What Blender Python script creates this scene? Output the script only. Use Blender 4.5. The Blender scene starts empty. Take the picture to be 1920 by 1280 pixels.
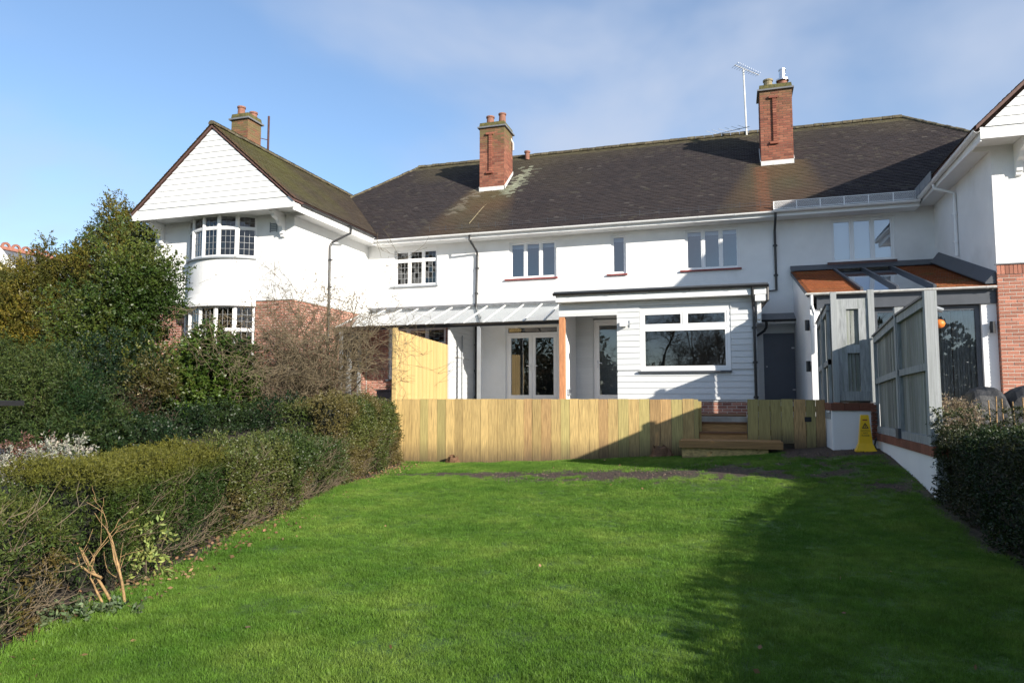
import bpy, math, random
import numpy as np
from mathutils import Vector, Matrix
rnd = random.Random(7)
rng = np.random.default_rng(11)
R = math.radians
scene = bpy.context.scene
COL = scene.collection

# ------------------------------------------------------------------ camera
# world: X along the terrace, Y into the houses, Z = 0 at eye level
cam_d = bpy.data.cameras.new('camera'); cam = bpy.data.objects.new('camera', cam_d); COL.objects.link(cam)
cam_d.sensor_width = 36.0; cam_d.lens = 36.0 * 1330 / 1920; cam_d.clip_start = 0.05; cam_d.clip_end = 3000
cam.location = (0, 0, 0)
cam.rotation_euler = (R(90) + math.atan(105 / 1330), 0, R(17.3))
scene.camera = cam

# ------------------------------------------------------------------ sky, sun, exposure
SUN = Vector((5.9, -3.95, 2.72)).normalized()          # towards the sun
world = bpy.data.worlds.new('World'); scene.world = world; world.use_nodes = True
nt = world.node_tree; nt.nodes.clear()
def wn(t): return nt.nodes.new(t)
out = wn('ShaderNodeOutputWorld'); bg = wn('ShaderNodeBackground'); bg.inputs[1].default_value = 0.12
sky = wn('ShaderNodeTexSky'); sky.sky_type = 'NISHITA'; sky.sun_disc = False
sky.sun_elevation = math.asin(SUN.z); sky.sun_rotation = math.atan2(SUN.x, SUN.y)
sky.air_density = 1.0; sky.dust_density = 0.3; sky.ozone_density = 3.0; sky.altitude = 50
tc = wn('ShaderNodeTexCoord')
mp = wn('ShaderNodeMapping'); mp.inputs['Location'].default_value = (1.86, .91, .53); mp.inputs['Scale'].default_value = (1.0, 1.0, 1.7)
nt.links.new(tc.outputs['Generated'], mp.inputs[0])
nz = wn('ShaderNodeTexNoise'); nz.inputs['Scale'].default_value = 1.9; nz.inputs['Detail'].default_value = 5; nz.inputs['Roughness'].default_value = 0.47; nz.inputs['Distortion'].default_value = 0.2
nt.links.new(mp.outputs[0], nz.inputs['Vector'])
mr = wn('ShaderNodeMapRange'); mr.interpolation_type = 'SMOOTHSTEP'
mr.inputs['From Min'].default_value = 0.40; mr.inputs['From Max'].default_value = 0.66; mr.inputs['To Min'].default_value = 0.10; mr.inputs['To Max'].default_value = 0.88
nt.links.new(nz.outputs[0], mr.inputs[0])
cm = wn('ShaderNodeMix'); cm.data_type = 'RGBA'; cm.inputs[7].default_value = (2.75, 3.15, 3.95, 1)
nt.links.new(mr.outputs[0], cm.inputs[0]); hs = wn('ShaderNodeHueSaturation'); hs.inputs['Saturation'].default_value = 1.03; nt.links.new(sky.outputs[0], hs.inputs['Color']); nt.links.new(hs.outputs[0], cm.inputs[6])
nt.links.new(cm.outputs[2], bg.inputs[0]); nt.links.new(bg.outputs[0], out.inputs[0])
sd = bpy.data.lights.new('sun', 'SUN'); sd.energy = 4.6; sd.angle = R(0.55); sd.color = (1.0, 0.93, 0.82)
so = bpy.data.objects.new('sun', sd); COL.objects.link(so); so.rotation_euler = SUN.to_track_quat('Z', 'Y').to_euler(); so.location = (30, -20, 20)
scene.view_settings.view_transform = 'Standard'; scene.view_settings.look = 'None'
scene.view_settings.exposure = 0.84; scene.view_settings.gamma = 1.0; scene.view_settings.use_curve_mapping = False

# ------------------------------------------------------------------ materials
MATS = {}
def mat(name, c=(.8, .8, .8), rough=.6, var=0., vs=6., bump=0., bs=40., attr=False, orand=0., spec=.5, metal=0., stretch=None,
        stain=None, foot=None, knots=None, transl=0., bdist=.01, detail=4):
    """procedural principled material: colour (or per-piece 'col' attribute) x noise x object random, bump"""
    m = bpy.data.materials.new(name); m.use_nodes = True; n = m.node_tree; N = n.nodes; L = n.links
    b = N['Principled BSDF']; b.inputs['Roughness'].default_value = rough; b.inputs['Metallic'].default_value = metal
    b.inputs['Specular IOR Level'].default_value = spec
    tcn = N.new('ShaderNodeTexCoord'); vec = tcn.outputs['Object']
    if stretch:
        mpn = N.new('ShaderNodeMapping'); mpn.inputs['Scale'].default_value = stretch; L.new(vec, mpn.inputs[0]); svec = mpn.outputs[0]
    else: svec = vec
    if attr:
        a = N.new('ShaderNodeAttribute'); a.attribute_name = 'col'; colr = a.outputs['Color']
    else:
        a = N.new('ShaderNodeRGB'); a.outputs[0].default_value = (*c, 1); colr = a.outputs[0]
    def mul(col, fac):
        mx = N.new('ShaderNodeMix'); mx.data_type = 'RGBA'; mx.blend_type = 'MULTIPLY'; mx.inputs[0].default_value = 1
        L.new(col, mx.inputs[6]); L.new(fac, mx.inputs[7]); return mx.outputs[2]
    def noise(v, s, d=detail):
        t = N.new('ShaderNodeTexNoise'); t.inputs['Scale'].default_value = s; t.inputs['Detail'].default_value = d; t.inputs['Roughness'].default_value = .6
        L.new(v, t.inputs['Vector']); return t.outputs[0]
    def rg(v, a0, a1, b0, b1):
        t = N.new('ShaderNodeMapRange'); L.new(v, t.inputs[0])
        for k, x in zip(('From Min', 'From Max', 'To Min', 'To Max'), (a0, a1, b0, b1)): t.inputs[k].default_value = x
        return t.outputs[0]
    if orand:
        oi = N.new('ShaderNodeObjectInfo'); colr = mul(colr, rg(oi.outputs['Random'], 0, 1, 1 - orand, 1 + orand))
        ad = N.new('ShaderNodeVectorMath'); ad.operation = 'MULTIPLY_ADD'; ad.inputs[1].default_value = (1, 1, 1)
        L.new(svec, ad.inputs[0]); cb = N.new('ShaderNodeCombineXYZ')
        mm = N.new('ShaderNodeMath'); mm.operation = 'MULTIPLY'; mm.inputs[1].default_value = 37.0; L.new(oi.outputs['Random'], mm.inputs[0])
        for k in range(3): L.new(mm.outputs[0], cb.inputs[k])
        L.new(cb.outputs[0], ad.inputs[2]); svec = ad.outputs[0]
    if var: colr = mul(colr, rg(noise(svec, vs), .3, .7, 1 - var, 1 + var))
    if stain:   # (colour, scale, lo, hi, amount)
        mx = N.new('ShaderNodeMix'); mx.data_type = 'RGBA'; mx.inputs[7].default_value = (*stain[0], 1)
        L.new(rg(noise(svec, stain[1]), stain[2], stain[3], 0, stain[4]), mx.inputs[0]); L.new(colr, mx.inputs[6]); colr = mx.outputs[2]
    if knots:   # knots: small dark rings scattered along each board
        vo = N.new('ShaderNodeTexVoronoi'); vo.inputs['Scale'].default_value = .9; vo.inputs['Randomness'].default_value = 1.; L.new(svec, vo.inputs['Vector'])
        mx = N.new('ShaderNodeMix'); mx.data_type = 'RGBA'; mx.inputs[7].default_value = (*knots, 1); L.new(rg(vo.outputs['Distance'], .07, .17, .85, 0), mx.inputs[0]); L.new(colr, mx.inputs[6]); colr = mx.outputs[2]
    if foot:    # damp earth splashes climbing from the foot of each board: (colour, height share)
        sp = N.new('ShaderNodeSeparateXYZ'); L.new(vec, sp.inputs[0]); sc_ = N.new('ShaderNodeMath'); sc_.operation = 'MULTIPLY_ADD'; sc_.inputs[1].default_value = -.5; L.new(noise(svec, 2.5), sc_.inputs[0]); L.new(sp.outputs[2], sc_.inputs[2])
        mx = N.new('ShaderNodeMix'); mx.data_type = 'RGBA'; mx.inputs[7].default_value = (*foot[0], 1); L.new(rg(sc_.outputs[0], -.72, -.72 + foot[1], .9, 0), mx.inputs[0]); L.new(colr, mx.inputs[6]); colr = mx.outputs[2]
    L.new(colr, b.inputs['Base Color'])
    if bump:
        bn = N.new('ShaderNodeBump'); bn.inputs['Strength'].default_value = bump; bn.inputs['Distance'].default_value = bdist
        L.new(noise(svec, bs, 3), bn.inputs['Height']); L.new(bn.outputs[0], b.inputs['Normal'])
    if transl:
        o = N['Material Output']; tr = N.new('ShaderNodeBsdfTranslucent'); L.new(colr, tr.inputs[0])
        ms = N.new('ShaderNodeMixShader'); ms.inputs[0].default_value = transl
        L.new(b.outputs[0], ms.inputs[1]); L.new(tr.outputs[0], ms.inputs[2]); L.new(ms.outputs[0], o.inputs[0])
    MATS[name] = m; return m
def glass_mat(name, tint=(.85, .9, .92), refl=.10, rough=.004, gain=1.4, diffuse=None):
    m = bpy.data.materials.new(name); m.use_nodes = True; n = m.node_tree; N = n.nodes; L = n.links; N.remove(N['Principled BSDF']); o = N['Material Output']
    t = N.new('ShaderNodeBsdfTransparent'); t.inputs[0].default_value = (*tint, 1)
    g = N.new('ShaderNodeBsdfGlossy'); g.inputs['Roughness'].default_value = rough; g.inputs[0].default_value = (.95, .97, 1, 1)
    f = N.new('ShaderNodeFresnel'); f.inputs[0].default_value = 1.5
    ma = N.new('ShaderNodeMath'); ma.operation = 'MULTIPLY_ADD'; ma.use_clamp = True; ma.inputs[1].default_value = gain; ma.inputs[2].default_value = refl; L.new(f.outputs[0], ma.inputs[0])
    s = N.new('ShaderNodeMixShader'); L.new(ma.outputs[0], s.inputs[0])
    base = t.outputs[0]
    if diffuse:
        d = N.new('ShaderNodeBsdfDiffuse'); d.inputs[0].default_value = (*diffuse[:3], 1)
        tl = N.new('ShaderNodeBsdfTranslucent'); tl.inputs[0].default_value = (*diffuse[:3], 1)
        s3 = N.new('ShaderNodeMixShader'); s3.inputs[0].default_value = .5; L.new(d.outputs[0], s3.inputs[1]); L.new(tl.outputs[0], s3.inputs[2])
        s2 = N.new('ShaderNodeMixShader'); s2.inputs[0].default_value = diffuse[3]; L.new(base, s2.inputs[1]); L.new(s3.outputs[0], s2.inputs[2]); base = s2.outputs[0]
    L.new(base, s.inputs[1]); L.new(g.outputs[0], s.inputs[2]); L.new(s.outputs[0], o.inputs[0])
    bn = N.new('ShaderNodeBump'); bn.inputs['Strength'].default_value = .04; bn.inputs['Distance'].default_value = .02
    tx = N.new('ShaderNodeTexNoise'); tx.inputs['Scale'].default_value = 1.7; tx.inputs['Detail'].default_value = 0
    tcn = N.new('ShaderNodeTexCoord'); L.new(tcn.outputs['Object'], tx.inputs['Vector']); L.new(tx.outputs[0], bn.inputs['Height']); L.new(bn.outputs[0], g.inputs['Normal'])
    MATS[name] = m; return m

mat('roughcast', (.81, .81, .80), .85, var=.05, vs=1.3, stain=((.62, .61, .57), .9, .56, .80, .5), bump=.55, bs=48, bdist=.02)
mat('smooth_render', (.80, .80, .80), .8, var=.03, vs=2, bump=.25, bs=60)
mat('white_board', (.80, .80, .79), .5, var=.04, vs=3, orand=.04, bump=.1, bs=30, stretch=(1, 6, 6))
mat('white_paint', (.82, .82, .81), .4, var=.03, vs=4, bump=.05, bs=50)
mat('upvc', (.83, .83, .83), .25, var=.02, vs=3)
mat('cladding', (.60, .615, .62), .55, var=.04, vs=5, orand=.04, bump=.2, bs=30, stretch=(.6, 6, 8))
mat('black_plastic', (.018, .018, .02), .35, var=.2, vs=8)
mat('dark_grey', (.065, .072, .085), .45, var=.12, vs=4)
mat('door_grey', (.115, .13, .165), .4, var=.05, vs=3)
mat('mid_grey', (.25, .27, .29), .5, var=.1, vs=4)
mat('red_sill', (.24, .05, .045), .6, var=.2, vs=20)
mat('brown_sill', (.12, .065, .055), .7, var=.25, vs=14)
mat('brickwork', attr=True, rough=.9, var=.22, vs=45, bump=.5, bs=90)
mat('brick', (.40, .165, .110), .9, var=.28, vs=22, orand=.28, bump=.6, bs=70)
mat('mortar', (.52, .46, .39), .95, var=.15, vs=12, bump=.4, bs=80)
mat('mortar_dark', (.19, .135, .095), .95, var=.2, vs=12, bump=.4, bs=80)
mat('coping_brick', (.20, .075, .045), .9, var=.3, vs=14, orand=.25, bump=.5, bs=60)
mat('tile', attr=True, rough=.85, var=.3, vs=30, bump=.5, bs=70)
mat('mossy_cap', (.085, .08, .03), .95, var=.5, vs=14, bump=.9, bs=30, stain=((.16, .13, .03), 9, .5, .65, .8))
mat('pot', (.24, .11, .075), .85, var=.3, vs=14, bump=.3, bs=40)
mat('pot_buff', (.24, .20, .12), .85, var=.3, vs=14, bump=.3, bs=40)
mat('flashing', (.62, .62, .60), .6, var=.15, vs=12)
mat('lead', (.16, .165, .175), .55, var=.2, vs=8)
mat('came', (.30, .31, .32), .5)
mat('metal', (.6, .6, .62), .3, metal=1., var=.1, vs=10)
mat('aerial', (.45, .46, .47), .4, metal=.6)
mat('rust', (.07, .03, .03), .8, var=.4, vs=20)
mat('pale_timber', (.50, .350, .140), .8, var=.42, vs=3.0, orand=.22, bump=.4, bs=20, stretch=(7, 7, 1.6), stain=((.26, .16, .06), 2.2, .57, .70, .7), foot=((.12, .085, .045), .34), knots=(.20, .11, .04), detail=8)
mat('new_timber', (.56, .395, .165), .8, var=.3, vs=3.5, orand=.10, bump=.25, bs=20, stretch=(9, 9, .9), stain=((.42, .28, .10), 5, .60, .74, .6), knots=(.26, .15, .05))
mat('warm_timber', (.47, .295, .125), .8, var=.36, vs=3.0, orand=.20, bump=.4, bs=20, stretch=(7, 7, 1.6), stain=((.18, .10, .045), 2.2, .53, .68, .75), foot=((.10, .07, .04), .38), knots=(.14, .07, .03), detail=8)
mat('olive_timber', (.42, .34, .13), .8, foot=((.10, .075, .04), .35), detail=8, var=.34, vs=3.2, orand=.20, bump=.3, bs=20, stretch=(9, 9, .9), stain=((.15, .11, .04), 4, .52, .68, .75))
mat('dark_timber', (.15, .075, .035), .8, var=.35, vs=4, orand=.2, bump=.4, bs=25, stretch=(.9, 9, 9))
mat('step_timber', (.36, .20, .075), .8, var=.35, vs=4, orand=.2, bump=.4, bs=25, stretch=(.9, 9, 9), stain=((.09, .05, .03), 3, .5, .68, .7))
mat('cedar', (.50, .22, .10), .7, var=.3, vs=4, bump=.3, bs=25, stretch=(9, 9, .8))
mat('grey_timber', (.31, .325, .33), .8, var=.3, vs=3.5, orand=.12, bump=.4, bs=22, stretch=(8, 8, .9), stain=((.16, .19, .15), 2.2, .52, .72, .6))
mat('bare_timber', (.24, .25, .235), .85, var=.3, vs=4, orand=.25, bump=.5, bs=22, stretch=(9, 9, .8), stain=((.10, .13, .07), 2, .48, .7, .7))
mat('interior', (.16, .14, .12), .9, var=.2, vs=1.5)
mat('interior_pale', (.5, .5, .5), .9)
mat('blind', (.62, .66, .72), .8)
mat('curtain', (.78, .77, .75), .95, var=.12, vs=5, transl=.25)
mat('soil', (.055, .035, .025), .95, var=.5, vs=9, bump=1., bs=25, bdist=.04)
mat('paving', (.33, .31, .28), .9, var=.25, vs=3, bump=.3, bs=40)
mat('leaf', attr=True, rough=.45, transl=.25, spec=.4)
mat('leaf_gloss', attr=True, rough=.42, transl=.18, spec=.3)
mat('needle', attr=True, rough=.6, transl=.2, spec=.25)
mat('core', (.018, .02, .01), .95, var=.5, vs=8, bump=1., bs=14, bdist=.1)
mat('bark', (.10, .075, .05), .9, var=.4, vs=12, bump=.8, bs=30, bdist=.02)
mat('twig', (.17, .13, .085), .85, var=.3, vs=10)
mat('cut_branch', (.30, .19, .085), .85, var=.5, vs=25, bump=.6, bs=60)
mat('yellow_plastic', (.85, .52, .012), .35, var=.06, vs=6)
mat('print_black', (.04, .03, .02), .6)
mat('print_red', (.30, .06, .02), .6)
mat('cover', (.022, .023, .026), .6, var=.3, vs=3, bump=.6, bs=5, bdist=.05)
mat('orange_ball', (.75, .20, .03), .5, var=.2, vs=20)
mat('cream_wall', (.75, .64, .36), .85, var=.05, vs=1)
mat('slate', (.12, .125, .14), .6, var=.3, vs=3)
mat('terracotta', (.30, .125, .085), .85, var=.25, vs=3)
mat('dead_leaf', attr=True, rough=.9)
glass_mat('glass', (.80, .84, .86), .09, gain=1.4)
glass_mat('glass_upper', (.80, .84, .86), .15, gain=1.4)
glass_mat('glass_pale', (.85, .88, .90), .22, gain=1.4)
glass_mat('glass_leaded', (.72, .75, .76), .04, gain=1.2)
glass_mat('glass_roof', (.75, .8, .82), .06, gain=1.2, rough=.03, diffuse=(.55, .62, .64, .45))
glass_mat('glass_dark', (.45, .5, .55), .10, gain=1.6, rough=.02)

# ------------------------------------------------------------------ object helpers
def tag(o, label=None, cat=None, group=None, kind=None):
    if label: o['label'] = label
    if cat: o['category'] = cat
    if group: o['group'] = group
    if kind: o['kind'] = kind
    return o
def thing(name, loc, label, cat, group=None, rz=0.):
    o = bpy.data.objects.new(name, None); o.empty_display_size = .2; COL.objects.link(o); o.location = loc; o.rotation_euler = (0, 0, rz)
    return tag(o, label, cat, group)
def attach(o, parent):
    if parent is None: return
    o.parent = parent
    w = Vector((0, 0, 0)); p = parent
    while p: w += p.location; p = p.parent
    o.location = o.location - w          # meshes are modelled in world coordinates (parents are unrotated)
class MB:
    def __init__(s, xf=None): s.v = []; s.f = []; s.c = []; s.xf = xf; s.col = None
    def pt(s, p):
        if s.xf: p = s.xf(p)
        s.v.append(tuple(p)); return len(s.v) - 1
    def face(s, pts):
        s.f.append([s.pt(p) for p in pts]); s.c.append(s.col)
    def box(s, a, b, skip=''):
        x0, y0, z0 = (min(a[k], b[k]) for k in range(3)); x1, y1, z1 = (max(a[k], b[k]) for k in range(3))
        i = [s.pt(p) for p in ((x0, y0, z0), (x1, y0, z0), (x1, y1, z0), (x0, y1, z0), (x0, y0, z1), (x1, y0, z1), (x1, y1, z1), (x0, y1, z1))]
        for k, q in (('b', (0, 3, 2, 1)), ('t', (4, 5, 6, 7)), ('y', (0, 1, 5, 4)), ('x', (1, 2, 6, 5)), ('Y', (2, 3, 7, 6)), ('X', (3, 0, 4, 7))):
            if k in skip: continue
            s.f.append([i[j] for j in q]); s.c.append(s.col)
        return s
    def hexa(s, p):    # 8 points: bottom 4 ccw, top 4 ccw
        i = [s.pt(q) for q in p]
        for q in ((0, 3, 2, 1), (4, 5, 6, 7), (0, 1, 5, 4), (1, 2, 6, 5), (2, 3, 7, 6), (3, 0, 4, 7)):
            s.f.append([i[j] for j in q]); s.c.append(s.col)
        return s
    def prism(s, poly, d):
        n = len(poly); a = [s.pt(p) for p in poly]; b = [s.pt((p[0] + d[0], p[1] + d[1], p[2] + d[2])) for p in poly]
        s.f.append(a[::-1]); s.c.append(s.col); s.f.append(b); s.c.append(s.col)
        for k in range(n):
            s.f.append([a[k], a[(k + 1) % n], b[(k + 1) % n], b[k]]); s.c.append(s.col)
        return s
    def tube(s, pts, r, n=6, cap=True):
        pts = [Vector(p) for p in pts]; rs = r if isinstance(r, (list, tuple)) else [r] * len(pts); rings = []
        prev = None
        for k, p in enumerate(pts):
            d = (pts[min(k + 1, len(pts) - 1)] - pts[max(k - 1, 0)])
            if d.length < 1e-9: d = Vector((0, 0, 1))
            d.normalize()
            if prev is None: u = d.orthogonal().normalized()
            else:
                u = prev - d * prev.dot(d); u = u.normalized() if u.length > 1e-6 else d.orthogonal().normalized()
            prev = u; w = d.cross(u)
            rings.append([s.pt(p + (u * math.cos(2 * math.pi * j / n) + w * math.sin(2 * math.pi * j / n)) * rs[k]) for j in range(n)])
        for a, b in zip(rings, rings[1:]):
            for j in range(n):
                s.f.append([a[j], a[(j + 1) % n], b[(j + 1) % n], b[j]]); s.c.append(s.col)
        if cap:
            s.f.append(rings[0][::-1]); s.c.append(s.col); s.f.append(rings[-1]); s.c.append(s.col)
        return s
    def lathe(s, c, prof, n=14):
        rings = [[s.pt((c[0] + r * math.cos(2 * math.pi * j / n), c[1] + r * math.sin(2 * math.pi * j / n), c[2] + z)) for j in range(n)] for r, z in prof]
        for a, b in zip(rings, rings[1:]):
            for j in range(n): s.f.append([a[j], a[(j + 1) % n], b[(j + 1) % n], b[j]]); s.c.append(s.col)
        s.f.append(rings[-1]); s.c.append(s.col); return s
    def mesh(s, name):
        me = bpy.data.meshes.new(name); me.from_pydata(s.v, [], s.f)
        if any(c is not None for c in s.c):
            a = me.attributes.new('col', 'FLOAT_COLOR', 'FACE')
            a.data.foreach_set('color', np.array([(*(c or (.5, .5, .5)), 1) for c in s.c], np.float32).ravel())
        return me
    def build(s, name, m, parent=None, smooth=False, bevel=0., recenter=False):
        off = Vector((0, 0, 0))
        if recenter and s.v:
            A = np.array(s.v); c = (A.min(0) + A.max(0)) / 2; off = Vector(c); s.v = [tuple(p) for p in (A - c)]
        me = s.mesh(name); me.materials.append(MATS[m] if isinstance(m, str) else m)
        if smooth: me.polygons.foreach_set('use_smooth', [True] * len(me.polygons))
        o = bpy.data.objects.new(name, me); COL.objects.link(o); o.location = off; attach(o, parent)
        if bevel:
            b = o.modifiers.new('bevel', 'BEVEL'); b.width = bevel; b.segments = 2; b.limit_method = 'ANGLE'
        return o
def part(name, m, parent, fn, **k):
    b = MB(); fn(b); return b.build(name, m, parent, **k)
def boxp(name, m, parent, a, b, **k): return MB().box(a, b).build(name, m, parent, **k)
def frame_xf(org, ang):
    c, s = math.cos(ang), math.sin(ang)
    return lambda p: (org[0] + p[0] * c + p[1] * s, org[1] + p[0] * s - p[1] * c, p[2])   # local (u, outward v, z)
UNIT = {}
def unit_box(m):
    if m not in UNIT:
        b = MB().box((-.5, -.5, -.5), (.5, .5, .5)); me = b.mesh('piece'); me.materials.append(MATS[m]); UNIT[m] = me
    return UNIT[m]
def piece(name, m, parent, a, b, rot=(0, 0, 0)):
    """one plain board/brick: shared unit mesh placed by location and scale"""
    o = bpy.data.objects.new(name, unit_box(m)); COL.objects.link(o)
    o.location = [(p + q) / 2 for p, q in zip(a, b)]; o.scale = [abs(q - p) for p, q in zip(a, b)]; o.rotation_euler = rot
    attach(o, parent); return o

def hash3(i, j, k, seed):
    h = (i * 374761393 + j * 668265263 + k * 2147483647 + seed * 1274126177) & 0xffffffff
    h = ((h ^ (h >> 13)) * 1274126177) & 0xffffffff
    return ((h ^ (h >> 16)) & 0xffff) / 65535.0
def vnoise(P, scale, seed=0):
    P = np.asarray(P, float) * scale; I = np.floor(P).astype(np.int64); F = P - I; F = F * F * (3 - 2 * F); r = 0
    for a in (0, 1):
        for b in (0, 1):
            for c in (0, 1):
                w = (F[:, 0] if a else 1 - F[:, 0]) * (F[:, 1] if b else 1 - F[:, 1]) * (F[:, 2] if c else 1 - F[:, 2])
                r = r + w * hash3(I[:, 0] + a, I[:, 1] + b, I[:, 2] + c, seed)
    return r
def sm(x, a, b):
    t = np.clip((np.asarray(x, float) - a) / (b - a), 0, 1); return t * t * (3 - 2 * t)

# ------------------------------------------------------------------ ground
HP = [(-3.55, -6.), (-4.0, 2.0), (-4.35, 3.2), (-4.7, 4.4), (-5.3, 6.2), (-6.3, 10.), (-7.3, 14.5), (-7.75, 15.9)]   # lawn-side foot of the left hedge
def hx(Y): return np.interp(Y, [p[1] for p in HP], [p[0] for p in HP])
def gz(X, Y):
    X = np.asarray(X, float); Y = np.asarray(Y, float)
    lawn = -1.58 + .66 * np.clip((X + 8) / 11, 0, 1) ** 1.5 * sm(Y, 8, 15.2)
    left = -1.38 + 1.05 * sm(Y, 6, 17)
    w = sm(hx(np.clip(Y, -6, 15.9)) - .5 - X, 0, .9)
    z = lawn * (1 - w) + left * w
    wr = sm(X, 2.72, 2.80) * sm(Y, 9., 11.2) ; z = z * (1 - wr) + (-.62) * wr
    wf = sm(np.hypot(X, Y - 8), 40, 90); return z * (1 - wf) - 1.6 * wf
def axis(lo, hi, step, far): 
    a = list(np.arange(lo, hi + 1e-6, step)); b = [hi + s for s in far]; c = [lo - s for s in far]; return np.array(sorted(set(c + a + b)))
GX = np.array(sorted(set(np.round(axis(-26, 12, .25, [1, 3, 8, 20, 50, 120, 300, 700, 1500]), 3)) | {2.7, 2.72, 2.76, 2.8}))
GY = axis(-8, 24, .25, [1, 3, 8, 20, 50, 120, 300, 700, 1500])
gxx, gyy = np.meshgrid(GX, GY); zz = gz(gxx, gyy)
pp = np.stack([gxx.ravel(), gyy.ravel(), np.zeros(gxx.size)], 1)
near = np.hypot(gxx - 0, gyy - 8).ravel() < 40
zz = zz + (np.where(near, 1, 0) * ((vnoise(pp, .55, 3) - .5) * .06 + (vnoise(pp, 2.2, 4) - .5) * .025)).reshape(zz.shape)
nX, nY = len(GX), len(GY)
idx = np.arange(nX * nY).reshape(nY, nX)
quads = np.stack([idx[:-1, :-1], idx[:-1, 1:], idx[1:, 1:], idx[1:, :-1]], -1).reshape(-1, 4)
def mesh_np(name, V, F, col=None, m=None):
    me = bpy.data.meshes.new(name); V = np.asarray(V, np.float32); F = np.asarray(F, np.int32)
    me.vertices.add(len(V)); me.vertices.foreach_set('co', V.ravel())
    k = F.shape[1]; me.loops.add(F.size); me.loops.foreach_set('vertex_index', F.ravel())
    me.polygons.add(len(F)); me.polygons.foreach_set('loop_start', np.arange(len(F), dtype=np.int32) * k)
    if col is not None:
        dom = 'POINT' if len(col) == len(V) else 'FACE'
        a = me.attributes.new('col', 'FLOAT_COLOR', dom); a.data.foreach_set('color', np.concatenate([col, np.ones((len(col), 1))], 1).astype(np.float32).ravel())
    me.update(calc_edges=True)
    if m: me.materials.append(MATS[m])
    return me
def bare(X, Y):
    """bare-earth mask: worn strip in front of the fence, trodden patches by the steps, the hedge feet"""
    X = np.asarray(X, float); Y = np.asarray(Y, float); P = np.stack([X, Y, np.zeros_like(X)], 1)
    n = vnoise(P, 1.1, 21) * .6 + vnoise(P, 3.7, 22) * .4; n2 = vnoise(P, 9., 23)
    strip = 1.5 * np.exp(-((Y - (12.95 + .12 * np.sin(X * .9) + (n2 - .5) * .5)) / (.16 + .42 * sm(X, -6, -3) + .15 * n)) ** 2) * sm(X, -7.1, -6.2) * (1 - sm(X, -1.2, .2)) * sm(n, .10, .34)
    patch = sm(n * .6 + n2 * .4, .36, .52) * np.exp(-(((X - .6) / 1.6) ** 2 + ((Y - 12.9) / 1.0) ** 2)) * 2.0
    p2 = np.exp(-(((X + 1.2) / .55) ** 2 + ((Y - 11.9) / .25) ** 2)) * sm(n2, .3, .6)
    p3 = np.exp(-(((X - 2.1) / .5) ** 2 + ((Y - 11.7) / .6) ** 2)) * 1.3 * sm(n2, .2, .5)
    bank = sm(X + .3 * (n - .5), .80, 1.0) * sm(Y + .5 * (n2 - .5), 13.75, 14.15) * 1.5
    foot = sm(Y, 15.72, 15.9) * 1.2
    hd = sm(hx(np.clip(Y, -6, 15.9)) + .28 + .25 * (n - .5) - X, 0, .3) * (X > -9)
    hr = sm(X + .3 * (n - .5), 2.25, 2.6)
    return np.clip(np.maximum.reduce([strip, patch, p2, p3, bank, foot, hd, hr]), 0, 1)
P2 = np.stack([gxx.ravel(), gyy.ravel()], 1)
bm_ = bare(P2[:, 0], P2[:, 1]) * near
g_grass = np.array([.055, .11, .018]); g_soil = np.array([.060, .040, .028])
gc = g_grass * (1 - bm_[:, None]) + g_soil * bm_[:, None]
leftg = (pp[:, 0] < hx(np.clip(pp[:, 1], -6, 15.9)) - .4) & near; gc[leftg] = (.045, .034, .022)
rightg = (pp[:, 0] > 2.7) & (pp[:, 1] > 8) & near; gc[rightg] = (.10, .075, .05)
mat('ground', attr=True, rough=.95, var=.45, vs=14, bump=1., bs=22, bdist=.04)
gm = mesh_np('ground', np.stack([gxx.ravel(), gyy.ravel(), zz.ravel()], 1), quads, gc, 'ground'); gm.polygons.foreach_set('use_smooth', [True] * len(gm.polygons))
ground = bpy.data.objects.new('ground', gm); COL.objects.link(ground); tag(ground, kind='structure')

# ------------------------------------------------------------------ windows, walls, bricks, tiles
def wall_faces(b, u0, u1, z0, z1, holes, depth=.14, v=0.):
    us = sorted({u0, u1} | {h[0] for h in holes} | {h[1] for h in holes}); zs = sorted({z0, z1} | {h[2] for h in holes} | {h[3] for h in holes})
    us = [u for u in us if u0 <= u <= u1]; zs = [z for z in zs if z0 <= z <= z1]
    for a, c in zip(us, us[1:]):
        for d, e in zip(zs, zs[1:]):
            mu, mz = (a + c) / 2, (d + e) / 2
            if any(h[0] < mu < h[1] and h[2] < mz < h[3] for h in holes): continue
            b.face([(a, v, d), (c, v, d), (c, v, e), (a, v, e)])
    for h in holes:
        a, c, d, e = max(h[0], u0), min(h[1], u1), max(h[2], z0), min(h[3], z1)
        if a >= c or d >= e: continue
        for q in (((a, v, d), (a, v, e), (a, v - depth, e), (a, v - depth, d)), ((c, v, e), (c, v, d), (c, v - depth, d), (c, v - depth, e)),
                  ((a, v, e), (c, v, e), (c, v - depth, e), (a, v - depth, e)), ((c, v, d), (a, v, d), (a, v - depth, d), (c, v - depth, d))):
            b.face(q)
def pane(parent, xf, u0, u1, z0, z1, v, m, tilt=0.):
    b = MB(xf); t0, t1 = rnd.uniform(-tilt, tilt), rnd.uniform(-tilt, tilt); du, dz = (u1 - u0) / 2, (z1 - z0) / 2
    f = lambda a, c: v + a * t0 * du + c * t1 * dz
    q = [(u0, f(-1, -1), z0), (u1, f(1, -1), z0), (u1, f(1, 1), z1), (u0, f(-1, 1), z1)]
    b.face(q); b.build('pane', m, parent)
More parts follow.
